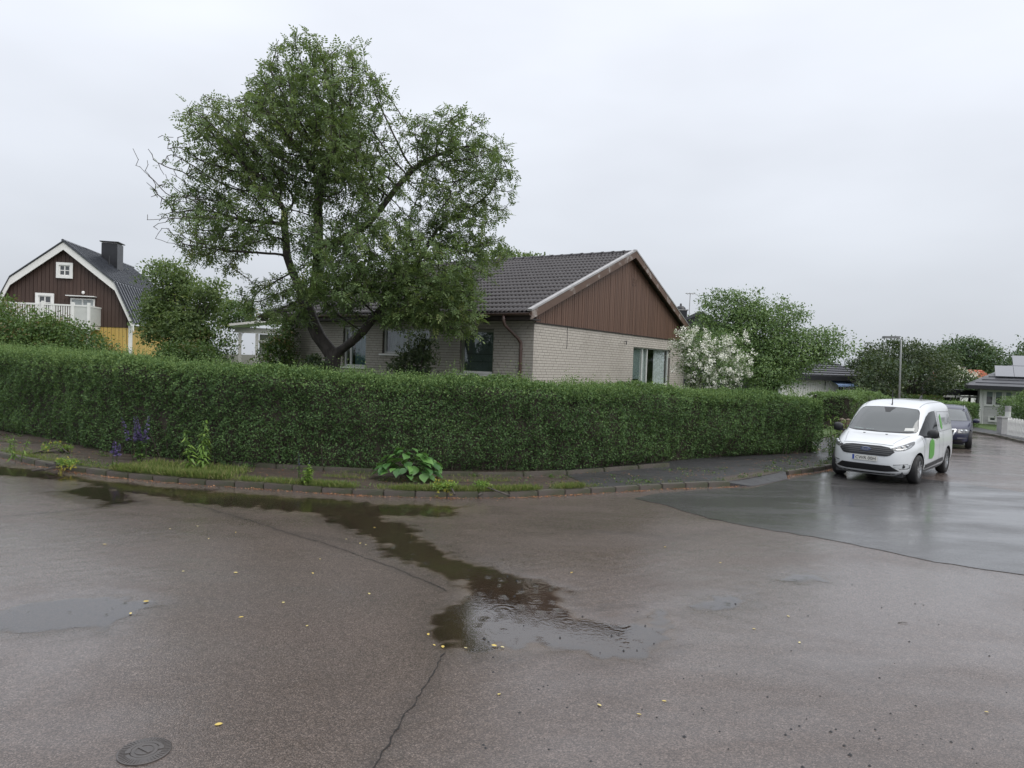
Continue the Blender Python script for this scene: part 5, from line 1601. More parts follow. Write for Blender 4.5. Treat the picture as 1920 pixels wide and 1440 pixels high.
def picket_fence():
    a, b = G(1887, 822), G(1990, 838)
    root = empty('picket_fence', (a.x, a.y, gz(a.x, a.y) + 0.1), math.atan2(b.y - a.y, b.x - a.x))
    tag(root, 'white picket fence with pointed slats at the right edge', 'fence')
    L = (b - a).length
    k = 0.0
    me = MB().prism([(0, 0, 0.08), (0.085, 0, 0.08), (0.085, 0, 0.80), (0.0425, 0, 0.90), (0, 0, 0.80)], (0, 0.022, 0)).mesh('picket')
    me.materials.append(M_WHITE)
    while k < L:
        link('picket', me, root, loc=(k, 0, random.uniform(-0.01, 0.01)))
        k += 0.125
    for z in (0.25, 0.62): MB().box((0, 0.024, z), (L, 0.06, z + 0.08)).build('rail', M_WHITE, root)
    p = G(1878, 817)
    r2 = empty('gate_pillar', (p.x, p.y, gz(p.x, p.y) + 0.1), 0.1)
    tag(r2, 'squat grey gate pillar beside the white picket fence', 'pillar')
    MB().box((-0.16, -0.16, 0), (0.16, 0.16, 0.80)).build('shaft', M_PILL, r2)
    MB().box((-0.19, -0.19, 0.801), (0.19, 0.19, 0.86)).build('cap', M_PILL, r2)
    p = G(1886, 818)
    r3 = empty('striped_post', (p.x + 0.25, p.y + 0.3, gz(p.x, p.y) + 0.1))
    tag(r3, 'round post with pale bands standing at the picket fence end', 'post')
    for k in range(5):
        MB().lathe([(0.001, 0.28 * k), (0.13, 0.28 * k + 0.001), (0.13, 0.28 * k + 0.275), (0.001, 0.28 * k + 0.276)], 14).build('band', M_OFFWH if k % 2 else M_PILL, r3, smooth=False)
picket_fence()
for i, (px, lab) in enumerate(((1576, 'brown wooden gate post nearer the hedge end'), (1587, 'brown wooden gate post close to the van mirror'))):
    p = AT(px, 850, 21.6 + 0.7 * i)
    r_ = empty('gate_post', (p.x, p.y, gz(p.x, p.y)))
    tag(r_, lab, 'post')
    zt = AT(px, 783, p.y).z
    MB().box((-0.06, -0.06, 0), (0.06, 0.06, zt - 0.02)).build('shaft', M_BARGE, r_)
    MB().add([(-0.075, -0.075, zt - 0.019), (0.075, -0.075, zt - 0.019), (0.075, 0.075, zt - 0.019), (-0.075, 0.075, zt - 0.019), (0, 0, zt + 0.03)], [(3, 2, 1, 0), (0, 1, 4), (1, 2, 4), (2, 3, 4), (3, 0, 4)]).build('cap', M_BARGE, r_)
# ------------------------------------------------------------------ vehicles
M_TYRE = plain('tyre', (0.016, 0.016, 0.017), 0.7, 0.2)
M_RIM = plain('alloy', (0.42, 0.43, 0.44), 0.3, 0.08, 4, Metallic=0.8)
M_TRIM = plain('black_plastic', (0.017, 0.018, 0.02), 0.45, 0.15)
M_GRILLE = plain('dark_grille', (0.012, 0.013, 0.015), 0.35, 0.1)
M_CHROME = plain('chrome', (0.48, 0.49, 0.50), 0.22, 0.03, 4, Metallic=1.0)
M_LAMPD = darkglass('headlamp_housing', (0.10, 0.105, 0.11))
M_LAMPC = plain('headlamp_reflector', (0.42, 0.44, 0.46), 0.16, 0.05, 9, Metallic=0.7)
M_SCREEN = darkglass('windscreen', (0.045, 0.055, 0.058))
M_SIDEGL = plain('side_glass', (0.012, 0.014, 0.015), 0.06, 0.1, 4, Specular_IOR_Level=0.35)
M_VANW = carpaint('white_lacquer', (0.60, 0.625, 0.645))
M_BLUE = carpaint('midnight_blue_lacquer', (0.010, 0.012, 0.040), 0.35)
M_GREEN = plain('green_film', (0.085, 0.30, 0.045), 0.35, 0.08, 6)
M_GREYF = plain('grey_film', (0.16, 0.17, 0.18), 0.4, 0.05)
M_PLATE = plain('plate_white', (0.62, 0.62, 0.58), 0.4, 0.05)
M_PLATEB = plain('plate_blue', (0.02, 0.06, 0.30), 0.4, 0.05)
M_INK = plain('plate_ink', (0.012, 0.012, 0.012), 0.5, 0.05)
M_GRBAR = plain('grille_bar', (0.075, 0.078, 0.082), 0.35, 0.1)
M_EMB = plain('emblem_blue', (0.06, 0.08, 0.16), 0.2, 0.1, Coat_Weight=0.6)
def pchip(t, T, Yv):
    T = np.asarray(T, float); Yv = np.asarray(Yv, float)
    h = np.diff(T); d = np.diff(Yv) / h
    m_ = np.zeros(len(T))
    m_[0], m_[-1] = d[0], d[-1]
    for i in range(1, len(T) - 1):
        if d[i - 1] * d[i] > 0:
            w1, w2 = 2 * h[i] + h[i - 1], h[i] + 2 * h[i - 1]
            m_[i] = (w1 + w2) / (w1 / d[i - 1] + w2 / d[i])
    i = np.clip(np.searchsorted(T, t, 'right') - 1, 0, len(T) - 2)
    s = (t - T[i]) / h[i]
    return (2 * s ** 3 - 3 * s ** 2 + 1) * Yv[i] + (s ** 3 - 2 * s ** 2 + s) * h[i] * m_[i] + (-2 * s ** 3 + 3 * s ** 2) * Yv[i + 1] + (s ** 3 - s ** 2) * h[i] * m_[i + 1]
def body_mesh(name, table, xm0, npts=26, sub=5):
    """car body built from plan outlines at rising heights: z, front x, rear x, half width, front and rear squareness"""
    T = np.arange(len(table))
    t = np.linspace(0, len(table) - 1, (len(table) - 1) * sub + 1)
    C = [pchip(t, T, [r[k] for r in table]) for k in range(6)]
    V = []
    for j in range(len(t)):
        z, xf, xb, w, nf, nb = [c[j] for c in C]
        xm = min(xm0, xf - 0.40 * (xf - xb))
        def half(a, n):
            q = np.linspace(0, math.pi / 2, 400)
            x = a * np.abs(np.cos(q)) ** (2 / n); y = w * np.abs(np.sin(q)) ** (2 / n)
            s = np.concatenate([[0], np.cumsum(np.hypot(np.diff(x), np.diff(y)))])
            u = np.linspace(0, 1, npts + 1)
            u = (u + 0.0) * s[-1]
            return np.interp(u, s, x), np.interp(u, s, y)
        fx, fy = half(xf - xm, nf)
        bx, by = half(xm - xb, nb)
        ring = [(xm + a, b) for a, b in zip(fx, fy)]                                   # nose to left flank
        ring += [(xm - a, b) for a, b in zip(bx[::-1], by[::-1])][1:]                  # left flank to tail
        ring += [(p[0], -p[1]) for p in ring[::-1][1:-1]]
        V += [(p[0], p[1], z) for p in ring]
    m_ = len(ring)
    F = []
    for j in range(len(t) - 1):
        for k in range(m_):
            k2 = (k + 1) % m_
            F.append((j * m_ + k, j * m_ + k2, (j + 1) * m_ + k2, (j + 1) * m_ + k))
    F.append(tuple(range(m_))[::-1])
    F.append(tuple((len(t) - 1) * m_ + k for k in range(m_)))
    me = bpy.data.meshes.new(name); me.from_pydata(V, [], F); me.update()
    return me
class Skin:
    """lays panels, glass, lamps and films on a body surface"""
    def __init__(s, me):
        bm = bmesh.new(); bm.from_mesh(me)
        s.t = BVHTree.FromBMesh(bm); bm.free()
    def hit(s, o, d):
        return s.t.ray_cast(Vector(o), Vector(d))
    def patch(s, poly3, d, off=0.004, res=0.05, thick=0.0):
        """polygon (rough 3d points) laid on the body along direction d"""
        d = Vector(d).normalized()
        u = d.cross(Vector((0, 0, 1))).normalized()
        w = u.cross(d).normalized()
        p2 = [Vector((Vector(p).dot(u), Vector(p).dot(w))) for p in poly3]
        bd = []
        n = len(p2)
        for i in range(n):
            a, b = p2[i], p2[(i + 1) % n]
            k = max(1, int((b - a).length / res))
            bd += [a.lerp(b, j / k) for j in range(k)]
        A = np.array([tuple(p) for p in bd])
        gx, gy = np.meshgrid(np.arange(A[:, 0].min(), A[:, 0].max(), res), np.arange(A[:, 1].min(), A[:, 1].max(), res))
        sd_ = poly_sd(gx.ravel(), gy.ravel(), A)
        pts = bd + [Vector((a, b)) for a, b, q in zip(gx.ravel(), gy.ravel(), sd_) if q < -res * 0.35]
        r = delaunay_2d_cdt(pts, [(i, (i + 1) % len(bd)) for i in range(len(bd))], [], 1, 1e-6)
        V = []
        last = None
        for q in r[0]:
            o = u * q.x + w * q.y - d * 6
            loc, nor, _, _ = s.hit(o, d)
            if loc is None:
                loc = (u * q.x + w * q.y + d * (last if last is not None else 0)); nor = -d
            else: last = (loc).dot(d)
            V.append(loc - d * off + nor * off * 0.5)
        me = bpy.data.meshes.new('panel'); me.from_pydata(V, [], [tuple(f) for f in r[2]]); me.update()
        if me.polygons:
            s_ = sum((p.normal.dot(d) * p.area for p in me.polygons))
            if s_ > 0: me.flip_normals()
            me.polygons.foreach_set('use_smooth', [True] * len(me.polygons))
        return me
    def strip(s, pts3, width, d, off=0.003):
        d = Vector(d).normalized()
        pts = resample([Vector(p) for p in pts3], 0.05)
        v, f = [], []
        for i, p in enumerate(pts):
            t = (pts[min(i + 1, len(pts) - 1)] - pts[max(i - 1, 0)])
            t = (t - d * t.dot(d)).normalized()
            n = t.cross(d)
            for sg in (-1, 1):
                q = p + n * width * 0.5 * sg
                q = q - d * (q.dot(d) + 6)
                loc, nor, _, _ = s.hit(q, d)
                v.append((loc - d * off) if loc else p)
        for i in range(len(pts) - 1): f.append((2 * i, 2 * i + 1, 2 * i + 3, 2 * i + 2))
        me = bpy.data.meshes.new('strip'); me.from_pydata(v, [], f); me.update()
        if me.polygons and sum(p.normal.dot(d) for p in me.polygons) > 0: me.flip_normals()
        return me
def text_mesh(txt, size=1.0, bold=0.0, shear=0.0):
    cu = bpy.data.curves.new('lettering', 'FONT')
    cu.body = txt; cu.size = size; cu.offset = bold; cu.shear = shear
    cu.resolution_u = 3
    o = bpy.data.objects.new('lettering', cu); COL.objects.link(o)
    bpy.context.view_layer.update()
    me = bpy.data.meshes.new_from_object(o.evaluated_get(bpy.context.evaluated_depsgraph_get()))
    bpy.data.objects.remove(o)
    return me
def fit_text(me, fn, w, h):
    """scale lettering into a w x h box and map it with fn(u, v)"""
    xs = [v.co.x for v in me.vertices]; ys = [v.co.y for v in me.vertices]
    x0, x1, y0, y1 = min(xs), max(xs), min(ys), max(ys)
    for v in me.vertices:
        v.co = fn((v.co.x - x0) / (x1 - x0) * w, (v.co.y - y0) / (y1 - y0) * h)
    me.update()
    return me
def cut_arches(me, centres, rad, y_in, mat):
    """wheel openings cut out of the body"""
    o = bpy.data.objects.new('tmp', me); COL.objects.link(o)
    me.materials.append(mat)
    mb = MB()
    n = 40
    for cx, cz in centres:
        for sg in (-1, 1):
            b = len(mb.v)
            for y in (y_in * sg, 1.3 * sg):
                for k in range(n):
                    a = 2 * math.pi * k / n
                    mb.v.append((cx + rad * math.cos(a), y, cz + rad * math.sin(a)))
            q = [(b + k, b + (k + 1) % n, b + n + (k + 1) % n, b + n + k) for k in range(n)]
            q += [tuple(b + k for k in range(n))[::-1], tuple(b + n + k for k in range(n))]
            mb.f += q if sg < 0 else [f[::-1] for f in q]
    c = bpy.data.objects.new('cut', mb.mesh('cut')); COL.objects.link(c)
    c.data.materials.append(M_TRIM)
    bm = bmesh.new(); bm.from_mesh(c.data); bmesh.ops.recalc_face_normals(bm, faces=bm.faces); bm.to_mesh(c.data); bm.free()
    md = o.modifiers.new('b', 'BOOLEAN'); md.operation = 'DIFFERENCE'; md.solver = 'EXACT'; md.object = c
    try: md.material_mode = 'TRANSFER'
    except Exception: pass
    bpy.context.view_layer.update()
    out = bpy.data.meshes.new_from_object(o.evaluated_get(bpy.context.evaluated_depsgraph_get()))
    bpy.data.objects.remove(o); bpy.data.objects.remove(c)
    bm = bmesh.new(); bm.from_mesh(out)
    for e_ in bm.edges:
        if len(e_.link_faces) == 2: e_.smooth = e_.calc_face_angle(0) < math.radians(38)
    for f in bm.faces: f.smooth = True
    bm.to_mesh(out); bm.free()
    return out
def wheel(parent, x, y, r, w, sg, spokes=5):
    root = empty('wheel', (x, y, r), 0, parent)
    prof = [(r * 0.60, -w * .5), (r * 0.72, -w * .52), (r * 0.93, -w * .5), (r * 0.995, -w * .36), (r, 0), (r * 0.995, w * .36), (r * 0.93, w * .5), (r * 0.72, w * .52), (r * 0.60, w * .5)]
    ty = MB().lathe(prof, 36, 'y').build('tyre', M_TYRE, root, smooth=True)
    mb = MB()
    mb.lathe([(r * .66, sg * w * .50), (r * .63, sg * w * .46), (r * .60, sg * w * .30), (r * .58, -sg * w * .2), (r * .64, -sg * w * .5)], 36, 'y')
    for k in range(spokes):
        for dlt in (-0.13, 0.13):
            a = 2 * math.pi * (k + 0.25) / spokes
            d1 = Vector((math.cos(a + dlt * .3), 0, math.sin(a + dlt * .3))); d2 = Vector((math.cos(a + dlt * 1.4), 0, math.sin(a + dlt * 1.4)))
            p0, p1 = d1 * r * 0.12 + Vector((0, sg * w * .36, 0)), d2 * r * 0.61 + Vector((0, sg * w * .42, 0))
            t = (p1 - p0); n = Vector((0, 1, 0)).cross(t).normalized()
            mb.obox((p0 + p1) / 2, t / 2, n * r * 0.045, (0, 0.014, 0))
    mb.lathe([(0.001, sg * w * .44), (r * .15, sg * w * .42), (r * .16, sg * w * .30)], 18, 'y')
    mb.build('rim', M_RIM, root)
    MB().lathe([(0.001, sg * w * 0.10), (r * .60, sg * w * 0.10)], 30, 'y').build('brake_disc', M_TRIM, root)
    return root
def van():
    F = Vector((math.sin(-0.7547), -math.cos(-0.7547), 0))
    root = empty('delivery_van', (7.996, 15.567, 0.004), math.atan2(F.y, F.x))
    tag(root, 'small white delivery van with green decals parked at the kerb', 'van')
    T = [(.185, -.20, -4.34, .78, 4.2, 10), (.25, -.09, -4.38, .85, 4.2, 10), (.34, -.035, -4.41, .895, 4.0, 10), (.46, -.005, -4.42, .912, 3.9, 11), (.60, -.012, -4.42, .918, 3.9, 11),
         (.72, -.03, -4.42, .918, 3.9, 11), (.81, -.065, -4.42, .917, 3.8, 11), (.88, -.14, -4.415, .914, 3.6, 11), (.935, -.26, -4.41, .91, 3.5, 11), (.985, -.45, -4.41, .905, 3.6, 11),
         (1.035, -.70, -4.40, .898, 3.8, 11), (1.075, -.93, -4.40, .890, 4.2, 11), (1.125, -1.05, -4.39, .880, 4.6, 11), (1.26, -1.22, -4.38, .856, 4.6, 11), (1.42, -1.43, -4.36, .825, 4.6, 11),
         (1.56, -1.64, -4.34, .795, 4.5, 11), (1.66, -1.82, -4.31, .762, 4.3, 10), (1.735, -2.02, -4.27, .70, 4.0, 9), (1.785, -2.25, -4.2, .60, 3.6, 8), (1.815, -2.5, -4.08, .44, 3.2, 7), (1.829, -2.75, -3.9, .22, 2.8, 6), (1.834, -2.95, -3.7, .06, 2.2, 3), (1.835, -3.2, -3.4, .005, 2, 2)]
    me = body_mesh('body', T, -2.3)
    sk = Skin(me)
    wc = [(-.905, .325), (-3.567, .325)]
    body = link('body', cut_arches(me, wc, 0.385, 0.60, M_VANW), root)
    for cx, _ in wc:
        for sg in (-1, 1): wheel(root, cx, sg * 0.80, 0.325, 0.205, sg)
    for cx, cz in wc:      # arch lips
        for sg in (-1, 1):
            pts = [(cx + 0.40 * math.cos(a), 0, cz + 0.40 * math.sin(a)) for a in np.linspace(-0.18, math.pi + 0.18, 22)]
            link('arch_lip', sk.strip(pts, 0.028, (0, -sg, 0), 0.006), body, M_VANW)
    fwd = (-1, 0, 0)
    add = lambda n, m_, mat, par=body: link(n, m_, par, mat)
    # glass
    ws = [(0, -.735, 1.135), (0, -.60, 1.118), (0, 0, 1.105), (0, .60, 1.118), (0, .735, 1.135), (0, .735, 1.20), (0, .640, 1.585), (0, .58, 1.635), (0, .3, 1.655), (0, 0, 1.66), (0, -.3, 1.655), (0, -.58, 1.635), (0, -.640, 1.585), (0, -.735, 1.20)]
    ws_o = add('windscreen', sk.patch(ws, fwd, 0.004, 0.06), M_SCREEN)
    add('screen_seal', sk.strip(ws + [ws[0]], 0.022, fwd, 0.0055), M_TRIM, ws_o)
    add('sensor_housing', sk.patch([(0, -.13, 1.655), (0, .13, 1.655), (0, .08, 1.60), (0, .05, 1.55), (0, -.05, 1.55), (0, -.08, 1.60)], fwd, 0.006, 0.05), M_TRIM, ws_o)
    add('sticker', sk.patch([(0, .50, 1.155), (0, .68, 1.165), (0, .67, 1.225), (0, .50, 1.215)], fwd, 0.0065, 0.05), M_OFFWH, ws_o)
    add('dash_paper', sk.patch([(0, -.58, 1.14), (0, -.36, 1.132), (0, -.38, 1.152), (0, -.58, 1.162)], fwd, 0.0065, 0.05), M_BLIND, ws_o)
    add('dash_paper', sk.patch([(0, -.30, 1.130), (0, -.10, 1.128), (0, -.14, 1.15), (0, -.3, 1.15)], fwd, 0.0065, 0.05), M_BLIND, ws_o)
    for y0, y1 in ((-.55, .12), (0.10, .68)):
        add('wiper', sk.strip([(0, y0, 1.115), (0, (y0 + y1) / 2, 1.118), (0, y1, 1.13)], 0.022, fwd, 0.012), M_TRIM, ws_o)
    for sg in (-1, 1):
        d = (0, -sg, 0)
        S = lambda pts: [(x, 0, z) for x, z in pts]
        sw = add('side_window', sk.patch(S([(-1.20, 1.085), (-1.55, 1.32), (-1.80, 1.475), (-2.05, 1.575), (-2.25, 1.60), (-2.52, 1.605), (-2.56, 1.10), (-1.9, 1.06), (-1.35, 1.03)]), d, 0.004, 0.06), M_SIDEGL)
        add('window_bar', sk.strip(S([(-1.78, 1.06), (-1.80, 1.46)]), 0.03, d, 0.006), M_TRIM, sw)
        add('cargo_panel', sk.patch(S([(-2.70, 1.10), (-2.68, 1.58), (-4.14, 1.55), (-4.20, 1.30), (-4.18, 1.12)]), d, 0.002, 0.08), M_VANG)
        pan = S([(-2.70, 1.10), (-2.68, 1.58), (-4.14, 1.55), (-4.20, 1.30), (-4.18, 1.12), (-2.70, 1.10)])
        add('panel_groove', sk.strip(pan, 0.012, d, 0.004), M_GREYF)
        for gap in ([(-1.28, .40), (-1.24, .90), (-1.18, 1.08)], [(-2.62, .36), (-2.62, 1.05), (-2.60, 1.62)], [(-1.28, .40), (-2.0, .34), (-2.62, .36)], [(-3.0, .42), (-3.0, .95), (-3.05, 1.08)]):
            add('panel_gap', sk.strip(S(gap), 0.010, d, 0.003), M_TRIM)
        add('side_moulding', sk.patch(S([(-1.36, .30), (-1.42, .40), (-3.05, .46), (-3.10, .36)]), d, 0.008, 0.08), M_TRIM)
        add('sill_strip', sk.patch(S([(-1.33, .20), (-1.34, .26), (-3.12, .28), (-3.12, .21)]), d, 0.006, 0.1), M_GREYF)
        hd = add('door_handle', sk.patch(S([(-2.28, .955), (-2.50, .965), (-2.50, 1.005), (-2.30, 1.0)]), d, 0.022, 0.05), M_TRIM)
        add('green_decal', sk.patch(S([(-1.62, .52), (-1.64, .86), (-1.76, .95), (-1.93, .975), (-2.06, .92), (-2.10, .85), (-2.10, .58), (-1.93, .50)]), d, 0.005, 0.06), M_GREEN)
        add('green_decal', sk.patch(S([(-2.84, 1.22), (-2.84, 1.46), (-2.98, 1.52), (-3.02, 1.38), (-3.02, 1.17), (-2.92, 1.14)]), d, 0.006, 0.06), M_GREEN)
        tm = text_mesh('PRUÅS', 1, 0.015)
        def lay(u, v):
            x = (-3.08 - u) if sg > 0 else (-4.02 + u)
            z = 1.235 + v
            loc, nor, _, _ = sk.hit((x, sg * 3, z), (0, -sg, 0))
            return loc + nor * 0.006
        add('lettering', fit_text(tm, lay, 0.92, 0.25), M_GREYF)
        # mirrors
        mi = MB()
        n = 12
        for j, (yy, sc) in enumerate(((0.92, 0.35), (0.94, 0.75), (1.0, 1.0), (1.08, 0.98), (1.13, 0.8), (1.145, 0.45))):
            for k in range(n):
                a = 2 * math.pi * k / n
                ex_ = 0.85
                cx = math.copysign(abs(math.cos(a)) ** ex_, math.cos(a)); sz = math.copysign(abs(math.sin(a)) ** ex_, math.sin(a))
                mi.v.append((-1.36 + 0.075 * cx * sc - 0.02 * j * 0.3, sg * yy, 1.12 + 0.105 * sz * sc))
        for j in range(5):
            for k in range(n):
                q = (j * n + k, j * n + (k + 1) % n, (j + 1) * n + (k + 1) % n, (j + 1) * n + k)
                mi.f.append(q if sg < 0 else q[::-1])
        mi.f.append(tuple(range(n))); mi.f.append(tuple(5 * n + k for k in range(n)))
        mo = mi.build('mirror', M_TRIM, root, smooth=True)
        MB().obox((-1.37, sg * 0.90, 1.045), (0.05, 0, 0), (0, 0.07, 0), (0, 0, 0.02)).build('mirror_arm', M_TRIM, mo)
        # headlamps wrap round the corner
        dd = Vector((-math.cos(math.radians(38)), -sg * math.sin(math.radians(38)), 0))
        hp = [(-.13, .46, .80), (-.17, .60, .772), (-.27, .74, .785), (-.42, .85, .83), (-.62, .90, .905), (-.68, .90, .955), (-.50, .87, .935), (-.33, .78, .895), (-.20, .62, .85)]
        hl = add('headlight', sk.patch([(x, sg * y, z) for x, y, z in hp], dd, 0.006, 0.035), M_LAMPD)
        add('lamp_edge', sk.strip([(x, sg * y, z) for x, y, z in (hp + [hp[0]])], 0.014, dd, 0.009), M_TRIM, hl)
        add('light_strip', sk.strip([(-.17, sg * .58, .795), (-.27, sg * .73, .805), (-.40, sg * .83, .84), (-.50, sg * .87, .88)], 0.020, dd, 0.011), M_LAMPC, hl)
        for (x, y, z, r_) in ((-.24, .70, .838, .030), (-.34, .80, .862, .032), (-.17, .60, .818, .020)):
            loc, nor, _, _ = sk.hit(Vector((x, sg * y, z)) - dd * 4, dd)
            MB().lathe([(0.001, r_ * .5), (r_ * .6, r_ * .4), (r_, 0.0), (r_ * 1.1, -r_ * .3)], 14, 'x', tuple(loc + nor * 0.012)).build('reflector', M_LAMPC, hl, smooth=True)
        # fog lamps
        fp = [(0, sg * .56, .405), (0, sg * .60, .46), (0, sg * .79, .475), (0, sg * .80, .38), (0, sg * .66, .375)]
        fg = add('fog_surround', sk.patch(fp, fwd, 0.004, 0.04), M_VANG)
        add('fog_trim', sk.strip([(0, sg * .56, .455), (0, sg * .79, .475), (0, sg * .805, .42), (0, sg * .79, .365), (0, sg * .66, .362)], 0.016, fwd, 0.010), M_CHROME, fg)
        loc, nor, _, _ = sk.hit((3, sg * .71, .425), fwd)
        MB().lathe([(0.001, 0.012), (0.035, 0.008), (0.045, -0.02)], 14, 'x', tuple(loc)).build('fog_lamp', M_TRIM, fg, smooth=True)
        add('bonnet_crease', sk.strip([(-.25, sg * .50, 2), (-.6, sg * .58, 2), (-.98, sg * .66, 2)], 0.008, (0, 0, -1), 0.002), M_GREYF)
    gp = [(0, -.57, .745), (0, -.46, .825), (0, -.30, .848), (0, .30, .848), (0, .46, .825), (0, .57, .745), (0, .48, .655), (0, .40, .643), (0, -.40, .643), (0, -.48, .655)]
    gr = add('grille', sk.patch(gp, fwd, 0.004, 0.04), M_GRILLE)
    add('grille_frame', sk.strip(gp + [gp[0]], 0.018, fwd, 0.010), M_TRIM, gr)
    for z, wv in ((.805, .46), (.765, .53), (.725, .53), (.685, .49)):
        add('grille_bar', sk.strip([(0, -wv, z), (0, 0, z + .01), (0, wv, z)], 0.014, fwd, 0.014), M_GRBAR, gr)
    add('bonnet_gap', sk.strip([(0, -.52, .872), (0, -.3, .885), (0, 0, .889), (0, .3, .885), (0, .52, .872)], 0.010, fwd, 0.003), M_GREYF)
    lp = [(0, -.66, .315), (0, -.50, .435), (0, .50, .435), (0, .66, .315), (0, .40, .290), (0, -.40, .290)]
    li = add('air_intake', sk.patch(lp, fwd, 0.004, 0.05), M_GRILLE)
    for z in (.33, .365, .40): add('intake_bar', sk.strip([(0, -.5, z), (0, .5, z)], 0.010, fwd, 0.008), M_TRIM, li)
    add('bumper_lip', sk.strip([(0, -.72, .245), (0, 0, .225), (0, .72, .245)], 0.03, fwd, 0.004), M_TRIM)
    # emblem and number plate
    loc, nor, _, _ = sk.hit((3, 0, .765), fwd)
    em = MB().add([(loc.x + 0.03, 0.105 * math.cos(a), .765 + 0.042 * math.sin(a)) for a in np.linspace(0, 2 * math.pi, 24, False)] + [(loc.x + 0.012, 0.112 * math.cos(a), .765 + 0.048 * math.sin(a)) for a in np.linspace(0, 2 * math.pi, 24, False)],
                  [tuple(range(24))] + [(k, 24 + k, 24 + (k + 1) % 24, (k + 1) % 24) for k in range(24)]).build('emblem', M_EMB, body)
    link('lettering', fit_text(text_mesh('Ford', 1, 0.0, 0.25), lambda u, v: (loc.x + 0.032, -0.07 + u, .738 + v), 0.14, 0.055), em, M_CHROME)
    loc, nor, _, _ = sk.hit((3, 0, .565), fwd)
    px = loc.x + 0.014
    pl = MB().box((px, -.26, .51), (px + .012, .26, .62)).build('number_plate', M_PLATE, body)
    MB().box((px + .0125, -.258, .512), (px + .0135, -.215, .618)).build('country_band', M_PLATEB, pl)
    link('lettering', fit_text(text_mesh('CWR 00H', 1, 0.004), lambda u, v: (px + .0145, -.19 + u, .53 + v), 0.42, 0.07), pl, M_INK)
    # roof fittings
    loc, _, _, _ = sk.hit((-1.95, 0, 4), (0, 0, -1))
    an = MB().tube([loc, loc + Vector((-.03, 0, .05)), loc + Vector((-.20, -.05, .36))], [0.018, 0.012, 0.004], 6).build('aerial', M_TRIM, body)
    loc, _, _, _ = sk.hit((-3.75, .2, 4), (0, 0, -1))
    MB().prism([loc + Vector((.10, -.02, -.005)), loc + Vector((-.08, -.02, -.005)), loc + Vector((-.09, -.008, .10)), loc + Vector((-.04, -.008, .10))], (0, .04, 0)).build('roof_fin', M_TRIM, body)
    for sg in (-1, 1): add('roof_groove', sk.strip([(-1.95, sg * .60, 4), (-2.6, sg * .62, 4), (-4.1, sg * .61, 4)], 0.012, (0, 0, -1), 0.003), M_GREYF)
    for y in (-.28, .20):
        loc, _, _, _ = sk.hit((-.86, y, 4), (0, 0, -1))
        MB().obox(loc + Vector((0, 0, .004)), (.016, 0, 0), (0, .022, 0), (0, 0, .006)).build('washer_jet', M_TRIM, body)
    MB().box((-4.1, -.7, .17), (-.3, .7, .30)).build('underbody', M_TRIM, root)
M_VANG = carpaint('white_lacquer_shaded', (0.50, 0.525, 0.545))  # the same white lacquer darkened, shade of recessed panels put into the colour
van()
